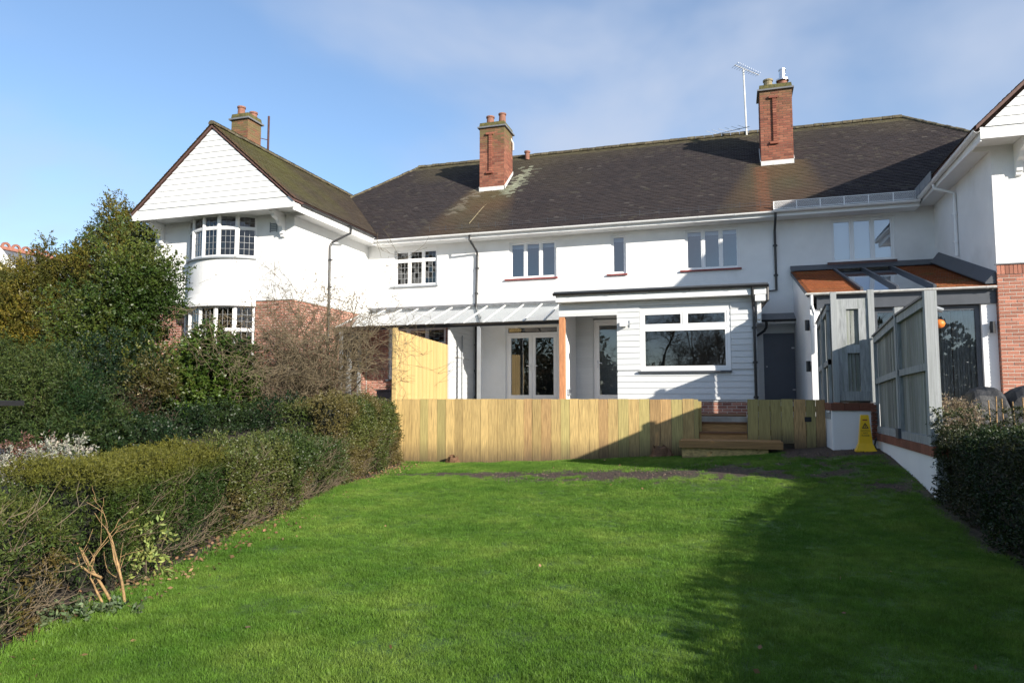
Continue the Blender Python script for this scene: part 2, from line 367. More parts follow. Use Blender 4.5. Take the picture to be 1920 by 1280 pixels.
def window(parent, org, ang, w, z0, z1, lights=3, transom=None, lead=None, frame=.045, sash=.036, sill=None, gl='glass', room=True, recess=.06,
           top_lights=None, blind=False, mull=.046, roomdepth=2.2, room_m='interior'):
    """framed window: the frame is the part; sashes, panes, leading, sill and blind are its pieces"""
    xf = frame_xf(org, ang); b = MB(xf); v1, v0 = -recess, -recess - .07
    b.box((0, v0, z0), (frame, v1, z1)); b.box((w - frame, v0, z0), (w, v1, z1)); b.box((frame, v0, z0), (w - frame, v1, z0 + frame)); b.box((frame, v0, z1 - frame), (w - frame, v1, z1))
    rows = [(z0 + frame, z1 - frame, lights)]
    if transom: rows = [(z0 + frame, transom - mull / 2, lights), (transom + mull / 2, z1 - frame, top_lights or lights)]; b.box((frame, v0, transom - mull / 2), (w - frame, v1 + .003, transom + mull / 2))
    cells = []
    for ri, (za, zb, n) in enumerate(rows):
        cw = (w - 2 * frame - (n - 1) * mull) / n
        for k in range(n):
            ua = frame + k * (cw + mull); cells.append((ua, ua + cw, za, zb, ri))
            if k < n - 1: b.box((ua + cw, v0, za), (ua + cw + mull, v1 + .002, zb))
    win = b.build('window', 'upvc', parent)
    for ua, ub, za, zb, ri in cells:
        s = MB(xf); k = sash
        if k:
            e = .002
            s.box((ua + e, v0 + .01, za + e), (ua + k, v1 - .008, zb - e)); s.box((ub - k, v0 + .01, za + e), (ub - e, v1 - .008, zb - e))
            s.box((ua + k, v0 + .01, za + e), (ub - k, v1 - .008, za + k)); s.box((ua + k, v0 + .01, zb - k), (ub - k, v1 - .008, zb - e)); s.build('sash', 'upvc', win)
        u0, u1, q0, q1 = ua + k, ub - k, za + k, zb - k; vg = v0 + .03
        if lead:
            nc, nr = lead[0], lead[1] if ri == 0 else lead[2]
            for i in range(nc):
                for j in range(nr):
                    pane(win, xf, u0 + (u1 - u0) * i / nc, u0 + (u1 - u0) * (i + 1) / nc, q0 + (q1 - q0) * j / nr, q0 + (q1 - q0) * (j + 1) / nr, vg, gl, tilt=.035)
            c = MB(xf)
            for i in range(1, nc): uu = u0 + (u1 - u0) * i / nc; c.box((uu - .0045, vg + .004, q0), (uu + .0045, vg + .012, q1))
            for j in range(1, nr): zz_ = q0 + (q1 - q0) * j / nr; c.box((u0, vg + .005, zz_ - .0045), (u1, vg + .013, zz_ + .0045))
            c.build('leading', 'came', win)
        else: pane(win, xf, u0, u1, q0, q1, vg, gl, tilt=.004)
        if blind: s = MB(xf); s.box((ua, v0 - .10, zb - blind), (ub, v0 - .08, zb + .02)); s.build('blind', 'blind', win)
    if sill:
        s = MB(xf); e = sill[2] if len(sill) > 2 else .12
        s.box((-e, -.10, z0 - sill[1]), (w + e * .3, .07, z0 - .002)); s.build('sill', sill[0], win)
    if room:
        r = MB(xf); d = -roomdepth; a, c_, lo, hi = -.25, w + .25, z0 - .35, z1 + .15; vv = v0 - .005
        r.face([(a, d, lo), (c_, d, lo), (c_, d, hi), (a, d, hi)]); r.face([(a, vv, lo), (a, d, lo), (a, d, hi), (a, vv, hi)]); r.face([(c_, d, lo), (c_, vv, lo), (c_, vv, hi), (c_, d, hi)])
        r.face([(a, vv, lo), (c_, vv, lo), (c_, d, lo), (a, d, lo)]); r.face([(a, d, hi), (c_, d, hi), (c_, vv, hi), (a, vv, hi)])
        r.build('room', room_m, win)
    return win
BRICKC = np.array([(.37, .150, .105), (.42, .185, .130), (.32, .125, .092), (.39, .165, .115), (.27, .105, .080), (.45, .210, .150)])
def bricks(b, u0, u1, z0, z1, holes=(), v=0., proud=.004, L=.215, H=.062, J=.014, cols=BRICKC, clip=None, shade=1.):
    """individual stretcher-bond bricks standing proud of the mortar bed"""
    z = z0; j = 0
    while z < z1 - .02:
        u = u0 - (L + J) * (.5 if j % 2 else 0); zt = min(z + H, z1)
        while u < u1:
            a, c = max(u, u0), min(u + L, u1)
            for h in holes:
                if z < h[3] and zt > h[2]:
                    if a < h[0] < c: c = h[0]
                    elif a < h[1] < c: a = h[1]
            if c - a > .02 and not any(a < h[1] and c > h[0] and z < h[3] and zt > h[2] for h in holes) and (clip is None or clip(a, c, z, zt)):
                k = cols[rnd.randrange(len(cols))] * rnd.uniform(.8, 1.18) * shade; b.col = tuple(k)
                b.box((a, v - .01, z), (c, v + proud + rnd.uniform(-.002, .002), zt), skip='y')
            u += L + J
        z += H + J; j += 1
    b.col = None

def tiles(b, e0, U, S, nrm, len_u, len_s, keep, colf, tw=.165, gauge=.105):
    """plain tiles laid course by course on a slope; e0 eave corner, U along the eave, S up the slope"""
    e0, U, S, nrm = (Vector(q) for q in (e0, U, S, nrm)); ns = int(len_s / gauge) + 1; th = .016
    for j in range(ns):
        s0 = j * gauge; nu = int(len_u / tw) + 2; wob = rnd.uniform(-.006, .006)
        for i in range(nu):
            u0 = (i - .5 * (j % 2)) * tw; ua = max(u0 + .004, .0); c = e0 + U * (u0 + tw / 2) + S * (s0 + gauge / 2)
            if not keep(c): continue
            lift = .019 + rnd.uniform(-.003, .006); rz = rnd.uniform(-.005, .005); g = .004
            a = e0 + U * ua + S * (s0 + wob + rz) ; d = e0 + U * (u0 + tw - g) + S * (s0 + wob - rz)
            t = S * (gauge * 1.25); hi = nrm * lift; lo = nrm * (lift - th); top = nrm * .004
            b.col = colf(c)
            q = [b.pt(x) for x in (a + lo, d + lo, a + hi, d + hi, a + t + top, d + t + top)]
            for f in ((0, 1, 3, 2), (2, 3, 5, 4)): b.f.append([q[k] for k in f]); b.c.append(b.col)
    b.col = None
def lerp3(a, b, t): return tuple(x + (y - x) * t for x, y in zip(a, b))
def n1(c, s, seed): return float(vnoise(np.array([[c[0], c[1], c[2]]]), s, seed)[0])

# ------------------------------------------------------------------ main terraced house
YM = 21.5; PK = math.tan(R(39.5)); EY, EZ = 20.93, 5.27         # eave line and pitch of the main roof
RY = 25.82; RZ = EZ + PK * (RY - EY); RL, RR = -12.0, 5.58       # ridge
house = thing('terraced_house', (-3, YM, -.5), 'long white roughcast terrace house with brown tiled roof and two brick chimneys', 'house')
wins = [(-10.87, -9.30, 3.73, 4.96), (-6.79, -5.23, 3.78, 4.97), (-3.51, -3.04, 3.77, 4.99), (-1.29, .27, 3.77, 5.0), (2.73, 4.33, 3.78, 5.01)]
french = (-6.91, -5.18, -.12, 2.27); gdoor = (.85, 1.69, -.12, 1.83); lgw = (-11.05, -8.98, .62, 2.32)
b = MB(frame_xf((0, YM), 0)); wall_faces(b, -11.87, 5.31, -.6, 5.3, wins + [french, gdoor, (-11.9, -8.0, -.7, 2.86)]); main_wall = b.build('wall', 'roughcast', house)
b = MB(frame_xf((0, YM), 0)); wall_faces(b, -11.87, -8.0, -.6, 2.86, [lgw], v=-.02); b.build('mortar_bed', 'mortar', house)
b = MB(frame_xf((0, YM), 0)); bricks(b, -11.86, -8.0, -.6, 2.86, [lgw], v=-.02); tag(b.build('brickwork', 'brickwork', house), kind='stuff')
# interior blocker behind the facade
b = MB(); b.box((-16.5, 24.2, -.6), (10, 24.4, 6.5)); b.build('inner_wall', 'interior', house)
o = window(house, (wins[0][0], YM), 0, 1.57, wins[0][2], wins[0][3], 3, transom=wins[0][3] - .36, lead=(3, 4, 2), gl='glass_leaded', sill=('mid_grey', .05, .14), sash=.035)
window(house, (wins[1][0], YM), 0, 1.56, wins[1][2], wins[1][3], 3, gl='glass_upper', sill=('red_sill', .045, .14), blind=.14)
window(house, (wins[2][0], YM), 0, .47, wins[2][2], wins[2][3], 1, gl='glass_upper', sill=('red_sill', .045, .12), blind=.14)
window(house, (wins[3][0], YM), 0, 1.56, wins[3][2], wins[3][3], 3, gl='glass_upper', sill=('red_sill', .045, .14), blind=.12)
window(house, (wins[4][0], YM), 0, 1.60, wins[4][2], wins[4][3], 3, gl='glass_pale', sill=('brown_sill', .09, .12), room_m='interior_pale', blind=1.14)
window(house, (lgw[0], YM), 0, lgw[1] - lgw[0], lgw[2], lgw[3], 3, transom=lgw[3] - .55, lead=(3, 4, 2), gl='glass_leaded', sill=('dark_grey', .07, .06), sash=.04)
def glazed_door(parent, name, org, w, z0, z1, leaves, top=None, handle=True):
    xf = frame_xf(org, 0); f = .06; zt = top or z1
    b = MB(xf); b.box((0, -.13, z0), (f, -.05, z1)); b.box((w - f, -.13, z0), (w, -.05, z1)); b.box((f, -.13, z1 - f), (w - f, -.05, z1))
    if top: b.box((f, -.13, top - .03), (w - f, -.049, top + .03))
    d = b.build(name, 'upvc', parent)
    if top: pane(d, xf, f, w - f, top + .03, z1 - f, -.1, 'glass')
    lw = (w - 2 * f) / leaves; zt = (top - .03) if top else z1 - f
    for k in range(leaves):
        a = f + k * lw; c = a + lw; s = MB(xf); q = .11; e = .004
        s.box((a + e, -.115, z0 + .01), (a + q, -.045, zt - e)); s.box((c - q, -.115, z0 + .01), (c - e, -.045, zt - e)); s.box((a + q, -.115, z0 + .01), (c - q, -.045, z0 + .2)); s.box((a + q, -.115, zt - q), (c - q, -.045, zt - e))
        s.build('door_leaf', 'upvc', d); pane(d, xf, a + q, c - q, z0 + .2, zt - q, -.085, 'glass')
        hxx = (c - .05 if k == 0 else a + .05) if leaves == 2 else a + .055; sg = -1 if (leaves == 2 and k == 0) else 1
        h = MB(xf); h.box((hxx - .015, -.045, .86), (hxx + .015, -.03, 1.08)); h.box((hxx - .01 if sg > 0 else hxx - .13, -.02, .985), (hxx + .13 if sg > 0 else hxx + .01, -.0, 1.01)); h.box((hxx - .01, -.04, .985), (hxx + .01, -.01, 1.01))
        h.build('handle', 'upvc' if leaves == 2 else 'metal', d)
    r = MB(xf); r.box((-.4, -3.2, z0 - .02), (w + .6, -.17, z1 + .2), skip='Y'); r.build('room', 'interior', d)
    return d
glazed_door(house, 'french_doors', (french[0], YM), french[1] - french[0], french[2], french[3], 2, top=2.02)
# grey flush door
gd = boxp('door', 'door_grey', house, (gdoor[0] + .002, YM + .03, gdoor[2]), (gdoor[1] - .002, YM + .07, gdoor[3] - .002))
b = MB(); b.box((1.60, YM - .005, 1.38), (1.68, YM + .03, 1.42)); b.box((1.60, YM - .005, .2), (1.68, YM + .03, .24)); b.build('hinge', 'metal', gd)
b = MB(); b.tube([(.93, YM + .03, .88), (.93, YM - .02, .88)], .018, 8); b.build('handle', 'metal', gd)

# roof
HL = lambda c: (c[0] - RL) >= -(RY - c[1]) * 1.0       # hip ends at 45 degrees in plan
HRr = lambda c: (c[0] - RR) <= (RY - c[1]) * 1.0
LWX, LWZ = -14.12, 7.80                                  # left wing ridge
def wingz(c): return LWZ - abs(c[0] - LWX) * .86
chim = [(-8.52, -7.60, 23.45, 24.45, 9.66), (1.02, 1.98, 23.45, 24.35, 9.78)]
def roof_col(c):
    X, Y = c[0], c[1]; n = n1(c, .55, 31); m = n1(c, 1.7, 32); f = rnd.random()
    base = lerp3((.019, .014, .015), (.042, .030, .027), f * .65 + m * .35)
    if f > .985: base = (.066, .055, .048)
    if m > .62 and f > .85: base = (.050, .041, .032)
    up = max(0., (Y - 23.6) / 2.3); moss = max(0., min(1., up * 1.25 - .45 + (n - .5) * 1.4)); base = lerp3(base, (.090, .072, .034), moss * .5)
    if Y > RY - .24: base = lerp3(base, (.12, .105, .05), .3 + .4 * f)
    d = RY - Y
    for x0, x1, y0, y1, zt in chim:            # lichen and rust run-off below the stacks
        s = max(0., (y0 - Y)); w = .45 + .30 * s; q = abs(X - ((x0 + x1) / 2 - .10 * s)) / (w + .55)
        if Y < y0 + .2 and q < 1: base = lerp3(base, lerp3((.150, .080, .030), (.105, .090, .035), m), (1 - q ** 3) * (.45 + .5 * n) * max(.25, 1 - s * .22))
    x0, x1, y0, y1, zt = chim[0]
    t = (Y - 22.9) / 2.2; q = abs(X - (x1 + .30 + .12 * (Y - 23.4))) / .30
    f2 = rnd.random()
    if 0 < t < 1 and q < 2 and f2 < 1.05 * math.exp(-q * q * .9) * min(1, t * 5, (1 - t) * 3): base = lerp3(base, (.34, .36, .26), (.35 + .55 * rnd.random()) * math.exp(-q * q * .5))
    q = abs(X - (x0 - .12 - .25 * (23.4 - Y))) / .22
    if 21.9 < Y < 23.7 and q < 1.6 and f2 < .8 * math.exp(-q * q): base = lerp3(base, (.22, .19, .14), .2 + .5 * rnd.random())
    x0 = chim[1][0]; q = abs(X - (x0 - .05)) / .26
    if Y < 23.4 and q < 1: base = lerp3(base, (.20, .075, .035), .7 * (1 - q * q) * (.5 + .5 * f))
    return base
b = MB(); S = Vector((0, 1, PK)).normalized(); NR = Vector((0, -PK, 1)).normalized()
def keep_main(c):
    if not (HL(c) and HRr(c)) or c[1] > RY + .02: return False
    if c[0] < -11.2 and c[2] < wingz(c) - .12: return False
    if c[0] > 10.2: return False
    return True
tiles(b, (-17.0, EY - .06, EZ - .06 * PK), (1, 0, 0), S, NR, 28, (RY - EY) / S.y, keep_main, roof_col)
roof = tag(b.build('roof_tiling', 'tile', house), kind='stuff')
b = MB()
b.face([(RL - (RY - EY), EY, EZ - .01), (RR + (RY - EY), EY, EZ - .01), (RR, RY, RZ - .01), (RL, RY, RZ - .01)])
b.face([(RR + 4.9, 2 * RY - EY, EZ), (RL - 4.9, 2 * RY - EY, EZ), (RL, RY, RZ - .01), (RR, RY, RZ - .01)])
b.face([(RL - 4.9, 2 * RY - EY, EZ), (RL - (RY - EY), EY, EZ - .01), (RL, RY, RZ - .01)]); b.face([(RR + (RY - EY), EY, EZ - .01), (RR + 4.9, 2 * RY - EY, EZ), (RR, RY, RZ - .01)])
b.build('roof', 'slate', house)
mat('ridge', (.085, .070, .042), .9, var=.4, vs=10, orand=.35, bump=.6, bs=40, stain=((.22, .21, .13), 7, .52, .72, .6))
def ridge_tiles(parent, p, q, r=.11, L=.3, m='ridge'):
    p, q = Vector(p), Vector(q); d = q - p; n = max(1, int(d.length / L)); d.normalize(); s = d.cross(Vector((0, 0, 1))).normalized(); u = s.cross(d); st = (q - p).length / n
    k0 = MB(); rr = [(math.cos(a), math.sin(a)) for a in np.linspace(-.25, math.pi + .25, 7)]
    A = [k0.pt(s * c * r + u * sn * r * .9) for c, sn in rr]; B = [k0.pt(d * (st - .012) + s * c * r * .96 + u * sn * r * .86) for c, sn in rr]
    for j in range(6): k0.f.append([A[j], A[j + 1], B[j + 1], B[j]]); k0.c.append(None)
    k0.f.append(A); k0.c.append(None)
    me = k0.mesh('ridge_tile'); me.materials.append(MATS[m])
    for k in range(n):
        o = bpy.data.objects.new('ridge_tile', me); COL.objects.link(o); o.location = p + d * st * k + Vector((0, 0, rnd.uniform(-.01, .01))); attach(o, parent)
ridge_tiles(house, (RL, RY, RZ), (RR, RY, RZ))
ridge_tiles(house, (RL, RY, RZ), (RL - 2.6, RY - 2.6, RZ - 2.6 * PK), .075, .16); ridge_tiles(house, (RR, RY, RZ), (RR + 3.0, RY - 3.0, RZ - 3.0 * PK), .085, .16)
# a small clay vent beside the ridge
b = MB(); b.lathe((-7.35, RY - .25, RZ - .22), [(.09, 0), (.09, .26), (.12, .28), (.12, .34), (.05, .36)], 10); b.build('roof_vent', 'pot', house)
# eaves
b = MB(); b.box((-11.42, EY + .03, 5.08), (4.86, EY + .055, 5.235)); b.build('fascia', 'white_paint', house)
b = MB(); b.box((-11.42, EY + .055, 5.085), (4.86, YM - .001, 5.10)); b.build('soffit', 'white_paint', house)
def gutter(parent, p, q, m, r=.058, name='gutter'):
    p, q = Vector(p), Vector(q); d = (q - p).normalized(); s = d.cross(Vector((0, 0, 1))).normalized(); u = Vector((0, 0, 1)); b = MB()
    prof = [(r * math.cos(a), r * math.sin(a)) for a in np.linspace(math.pi, 2 * math.pi, 9)]; prof += [(r * .9 * math.cos(a), r * .9 * math.sin(a)) for a in np.linspace(2 * math.pi, math.pi, 9)]
    A = [b.pt(p + s * x + u * z) for x, z in prof]; B = [b.pt(q + s * x + u * z) for x, z in prof]; n = len(prof)
    for j in range(n): b.f.append([A[j], A[(j + 1) % n], B[(j + 1) % n], B[j]]); b.c.append(None)
    for R_ in (A[::-1], B): b.f.append(R_[:]); b.c.append(None)
    L = (q - p).length; k = .5
    while k < L:       # brackets and joints
        c = p + d * k; ring = [(1.12 * r * math.cos(a), 1.12 * r * math.sin(a)) for a in np.linspace(math.pi, 2 * math.pi, 7)]
        X = [b.pt(c + s * x + u * z) for x, z in ring]; Y_ = [b.pt(c + d * .05 + s * x + u * z) for x, z in ring]
        for j in range(6): b.f.append([X[j], X[j + 1], Y_[j + 1], Y_[j]]); b.c.append(None)
        k += 1.0
    return b.build(name, m, parent)
gutter(house, (-11.35, EY - .04, 5.215), (1.20, EY - .04, 5.215), 'white_paint')
gutter(house, (1.20, EY - .05, 5.235), (4.85, EY - .05, 5.235), 'upvc', r=.066)
def pipe(parent, pts, m='black_plastic', r=.036, name='drainpipe', clips=True):
    b = MB(); b.tube(pts, r, 8)
    if clips:
        for p, q in zip(pts, pts[1:]):
            p, q = Vector(p), Vector(q)
            if (q - p).length > .9 and abs((q - p).normalized().z) > .9:
                n = int((q - p).length / .9) + 1
                for k in range(n):
                    c = p + (q - p) * ((k + .5) / n); b.tube([c - Vector((0, 0, .03)), c + Vector((0, 0, .03))], r * 1.35, 8); b.box((c.x - r * 1.7, c.y + .01, c.z - .015), (c.x + r * 1.7, c.y + .05, c.z + .015))
    return b.build(name, m, parent)
pipe(house, [(-7.93, EY - .04, 5.16), (-7.93, EY - .04, 5.02), (-7.86, YM - .10, 4.72), (-7.86, YM - .06, 4.6), (-7.90, YM - .06, 2.95), (-7.90, YM - .06, -.4)])
pipe(house, [(1.24, EY - .04, 5.17), (1.24, EY - .04, 5.05), (1.24, YM - .07, 4.78), (1.24, YM - .06, 3.06), (.70, YM - .06, 3.02)])
# dark snow-guard rods along the eave, white mesh guard on the right
b = MB()
for k in range(38):
    x = -9.4 + k * .285; y = EY + .16; z = EZ + .16 * PK; h = .20
    if k % 2 == 0: b.tube([(x, y, z), (x, y - .02, z + h)], .006, 4)
for zz_ in (.07, .14): b.tube([(-9.4, EY + .15, EZ + .13 + zz_), (1.15, EY + .15, EZ + .13 + zz_)], .004, 4)
b.build('snow_guard', 'dark_grey', house)
b = MB(); x0, x1, yb, z0 = 1.20, 4.82, EY - .06, 5.27; H_ = .21
for k in range(7): xx = x0 + (x1 - x0) * k / 6; b.box((xx - .012, yb - .008, z0 - .02), (xx + .012, yb + .008, z0 + H_ + .01))
for z in (z0, z0 + H_): b.box((x0, yb - .006, z - .008), (x1, yb + .006, z + .008))
s_ = .042; k = -H_
while k < x1 - x0:
    for sg in (1, -1):
        a0, a1 = (k, k + H_); ua, ub = max(a0, 0), min(a1, x1 - x0)
        if ub - ua > .01:
            za, zb = (ua - k), (ub - k)
            if sg < 0: za, zb = H_ - za, H_ - zb
            b.tube([(x0 + ua, yb, z0 + za), (x0 + ub, yb, z0 + zb)], .0042, 3, cap=False)
    k += s_
b.build('mesh_guard', 'upvc', house)
# chimneys
def chimney(parent, x0, x1, y0, y1, zb, zt, pots, moss=.5, rib=True, flash=True):
    b = MB(); b.box((x0, y0, zb), (x1, y1, zt)); ch = b.build('chimney', 'mortar_dark', parent)
    cols = BRICKC * np.array([.68, .58, .50]); b = MB(); old = b
    def face(org, ang, w):
        q = MB(frame_xf(org, ang)); bricks(q, 0, w, zb, zt, v=0, cols=cols, proud=.006); 
        off = len(b.v); b.v += q.v; b.f += [[i + off for i in f] for f in q.f]
        for c, f in zip(q.c, q.f):
            z = max(q.v[i][2] for i in f); t = max(0., (z - (zt - .9)) / .9) * moss * 1.5; t = min(.85, t * rnd.uniform(.2, 1.4)); b.c.append(lerp3(c, (.13, .12, .045), t))
    face((x0, y0), 0, x1 - x0); face((x1, y0), R(90), y1 - y0); face((x0, y1), R(-90), y1 - y0)
    tag(b.build('brickwork', 'brickwork', ch), kind='stuff')
    if rib:      # the ornamental brick strip on the face: a slot flanked by a proud panel with corbelled head and foot
        cx = (x0 + x1) / 2 - .10; q = MB()
        z0r, z1r = zt - (zt - zb) * .62 + .05, zt - .28
        k = z0r
        while k < z1r: q.col = tuple(cols[rnd.randrange(6)] * rnd.uniform(.8, 1.1)); q.box((cx, y0 - .055, k), (cx + .11, y0 - .002, k + .065)); k += .076
        for zc, hw in ((z1r + .01, .16), (z0r - .09, .15)):
            q.col = tuple(cols[rnd.randrange(6)]); q.box((cx - hw + .05, y0 - .075, zc), (cx + hw, y0 - .002, zc + .075))
        q.build('brick_strip', 'brickwork', ch)
    e = .07; b = MB(); b.box((x0 - e, y0 - e, zt), (x1 + e, y1 + e, zt + .05)); b.build('drip_course', 'lead', ch)
    b = MB(); b.hexa([(x0 - .02, y0 - .02, zt + .05), (x1 + .02, y0 - .02, zt + .05), (x1 + .02, y1 + .02, zt + .05), (x0 - .02, y1 + .02, zt + .05), (x0, y0, zt + .2), (x1, y0, zt + .2), (x1, y1, zt + .2), (x0, y1, zt + .2)]); b.build('cap', 'mossy_cap', ch)
    for px, py, r, h, m in pots:
        b = MB(); b.lathe((px, py, zt + .18), [(r * 1.05, 0), (r, .05), (r * .92, h - .06), (r * 1.12, h - .05), (r * 1.12, h), (r * .8, h), (r * .78, h - .1)], 14); b.build('chimney_pot', m, ch, smooth=False)
    if flash:
        b = MB(); yb = y0 - .03; zf = EZ + PK * (yb - EY)
        b.box((x0 - .03, yb, zf - .03), (x1 + .03, y0 - .004, zf + .16))
        for xx in (x0 - .03, x1 + .012):
            b.hexa([(xx, yb, zf), (xx + .018, yb, zf), (xx + .018, y1, zf + PK * (y1 - yb)), (xx, y1, zf + PK * (y1 - yb)), (xx, yb, zf + .16), (xx + .018, yb, zf + .16), (xx + .018, y1, zf + .13 + PK * (y1 - yb)), (xx, y1, zf + .13 + PK * (y1 - yb))])
        b.build('flashing', 'flashing', ch)
    return ch
c = chim[0]; chimney(house, *c[:4], 7.0, c[4], [(-8.22, 23.75, .14, .34, 'pot'), (-7.78, 23.8, .13, .42, 'pot')], .75)
c = chim[1]; ch2 = chimney(house, *c[:4], 7.0, c[4], [(1.30, 23.72, .14, .28, 'pot_buff'), (1.74, 23.75, .15, .24, 'pot')], .3)
b = MB(); b.lathe((1.74, 23.75, c[4] + .42), [(.20, -.04), (.20, .01), (.1, .03), (.1, .30), (.115, .31), (.115, .35), (.0, .37)], 14); b.build('flue_cowl', 'metal', ch2)
b = MB(); b.tube([(-7.62, 24.3, 9.5), (-7.52, 24.3, 9.3), (-7.52, 24.3, 9.05)], .03, 6); b.build('bracket', 'flashing', house)
b = MB(); b.tube([(-7.72, 23.42, 7.25), (-8.0, 22.3, 6.42), (-8.12, 21.35, 5.66)], .012, 5); b.build('roof_cable', 'pot_buff', house)
# television aerials on a mast
ae = thing('television_aerial', (.63, 25.7, 8.9), 'tall thin television aerial mast with two combs behind the right chimney', 'aerial')
b = MB(); b.tube([(.66, 25.7, 8.9), (.60, 25.7, 11.62)], .03, 8); b.build('mast', 'flashing', ae)
def comb(parent, c, d, L, n, half, tiltz=0.):
    d = Vector(d).normalized(); s = d.cross(Vector((0, 0, 1))).normalized(); b = MB(); c = Vector(c); b.tube([c - d * L / 2, c + d * L / 2], .014, 6)
    for k in range(n):
        p = c - d * L / 2 + d * L * (k + .3) / n; h = half * (1 - .35 * k / n); b.tube([p - s * h, p + s * h], .007, 4); 
        if k % 2 == 0: b.box(tuple(p - Vector((.02, .02, .02))), tuple(p + Vector((.02, .02, .02))))
    b.build('aerial_comb', 'aerial', parent)
comb(ae, (.72, 25.6, 11.52), (.9, .55, -.28), 1.0, 11, .22); comb(ae, (.15, 25.5, 9.35), (.75, -.6, -.12), 1.5, 6, .55)

# ------------------------------------------------------------------ left gabled wing
YW = 17.2; XW = -11.87; XL = -16.8; YG = 16.4
lw = thing('gabled_wing', (-14.3, YW, -.5), 'white gabled wing with curved bow window at the left end of the terrace', 'house', 'gabled wings of the terrace')
BCX, BH, BB = -14.33, 1.2, .52; BR = (BH ** 2 + BB ** 2) / (2 * BB); BA = math.asin(BH / BR); BCY = YW - BB + BR
def bow(a, r=0.): return (BCX + (BR + r) * math.sin(a), BCY - (BR + r) * math.cos(a))
b = MB(frame_xf((0, YW), 0)); wall_faces(b, XL, XW, 2.78, 5.3, [(BCX - BH, BCX + BH, 2.5, 5.4)]); 
b.xf = frame_xf((XW, YW), R(90)); wall_faces(b, 0, YM - YW, 2.78, 5.3, []); b.build('wall', 'roughcast', lw)
b = MB(frame_xf((0, YW + .04), 0)); wall_faces(b, XL, XW - .02, -.8, 2.78, [(BCX - BH, BCX + BH, -1, 2.8)])
b.xf = frame_xf((XW - .02, YW + .04), R(90)); gdr = (2.55, 3.95, -.3, 2.1); wall_faces(b, 0, YM - YW - .04, -.8, 2.78, [gdr]); b.build('mortar_bed', 'mortar', lw)
b = MB(frame_xf((0, YW + .04), 0)); bricks(b, XL, XW - .02, -.8, 2.78, [(BCX - BH, BCX + BH, -1, 2.8)])
q = MB(frame_xf((XW - .02, YW + .04), R(90))); bricks(q, 0, YM - YW - .04, -.8, 2.78, [gdr]); off = len(b.v); b.v += q.v; b.f += [[i + off for i in f] for f in q.f]; b.c += q.c
tag(b.build('brickwork', 'brickwork', lw), kind='stuff')
# grey side doors
xfd = frame_xf((XW - .02, YW + .04), R(90)); b = MB(xfd)
for k in range(2):
    a = gdr[0] + k * .70; c = a + .69
    b.box((a, -.09, gdr[2]), (a + .12, -.03, gdr[3])); b.box((c - .12, -.09, gdr[2]), (c, -.03, gdr[3])); b.box((a + .12, -.09, gdr[2]), (c - .12, -.03, gdr[2] + .3)); b.box((a + .12, -.09, gdr[3] - .14), (c - .12, -.03, gdr[3]))
sd_ = b.build('side_doors', 'mid_grey', lw)
for k in range(2): pane(sd_, xfd, gdr[0] + k * .7 + .12, gdr[0] + k * .7 + .57, gdr[2] + .3, gdr[3] - .14, -.06, 'glass')
b = MB(xfd); b.box((gdr[0] - .2, -1.5, gdr[2]), (gdr[1] + .2, -.12, gdr[3] + .1), skip='Y'); b.build('room', 'interior', sd_)
# bow: roughcast drum with belled skirt
b = MB(); NA = 22; prof = [(2.62, .16), (2.66, .17), (2.80, .08), (2.98, .03), (3.2, .005), (3.94, 0.), (4.0, 0.)]
for k in range(NA):
    a0, a1 = -BA + 2 * BA * k / NA, -BA + 2 * BA * (k + 1) / NA
    for (z0, r0), (z1, r1) in zip(prof, prof[1:]):
        b.face([(*bow(a0, r0), z0), (*bow(a1, r0), z0), (*bow(a1, r1), z1), (*bow(a0, r1), z1)])
b.build('bow_drum', 'roughcast', lw, smooth=True)
def arc_slab(name, m, z0, z1, r0, r1, ext=0.):
    b = MB()
    for k in range(NA):
        a0, a1 = -BA - ext + 2 * (BA + ext) * k / NA, -BA - ext + 2 * (BA + ext) * (k + 1) / NA
        p = [bow(a0, r1), bow(a1, r1), bow(a1, r0), bow(a0, r0)]; b.hexa([(*q, z0) for q in p] + [(*q, z1) for q in p])
    b.build(name, m, lw)
arc_slab('sill', 'mid_grey', 3.985, 4.03, -.2, .07); arc_slab('skirt_edge', 'smooth_render', 2.60, 2.66, -.3, .165); arc_slab('sill', 'mid_grey', .66, .74, -.2, .08)
NF = 5
def bow_windows(z0, z1, rr, transom, lead):
    for k in range(NF):
        a0, a1 = -BA + 2 * BA * k / NF, -BA + 2 * BA * (k + 1) / NF; p, q = Vector(bow(a0, rr)), Vector(bow(a1, rr)); d = q - p
        window(lw, tuple(p), math.atan2(d.y, d.x), d.length, z0, z1, 1, transom=transom, lead=lead, gl='glass_leaded', room=False, recess=.0, frame=.036, sash=.026)
        b = MB(); b.tube([(p.x, p.y + .03, z0), (p.x, p.y + .03, z1)], .042, 8); b.build('mullion', 'upvc', lw)
bow_windows(4.03, 5.27, .0, 4.88, (3, 4, 2)); bow_windows(.74, 2.62, .03, 1.93, (3, 5, 3))
b = MB(); b.box((BCX - 1.7, YW + 2.6, -.6), (BCX + 1.7, YW + 2.7, 5.4)); b.box((BCX - 1.7, YW + .1, -.6), (BCX - 1.65, YW + 2.6, 5.4)); b.box((BCX + 1.65, YW + .1, -.6), (BCX + 1.7, YW + 2.6, 5.4)); b.box((BCX - 1.6, YW + .1, 2.7), (BCX + 1.6, YW + 2.6, 2.8)); b.build('room', 'interior', lw)
b = MB(); b.face([(*bow(a), .7) for a in np.linspace(-BA, BA, 12)]); b.build('bay_floor', 'interior', lw)
b = MB(frame_xf((0, 0), 0))
q = MB()
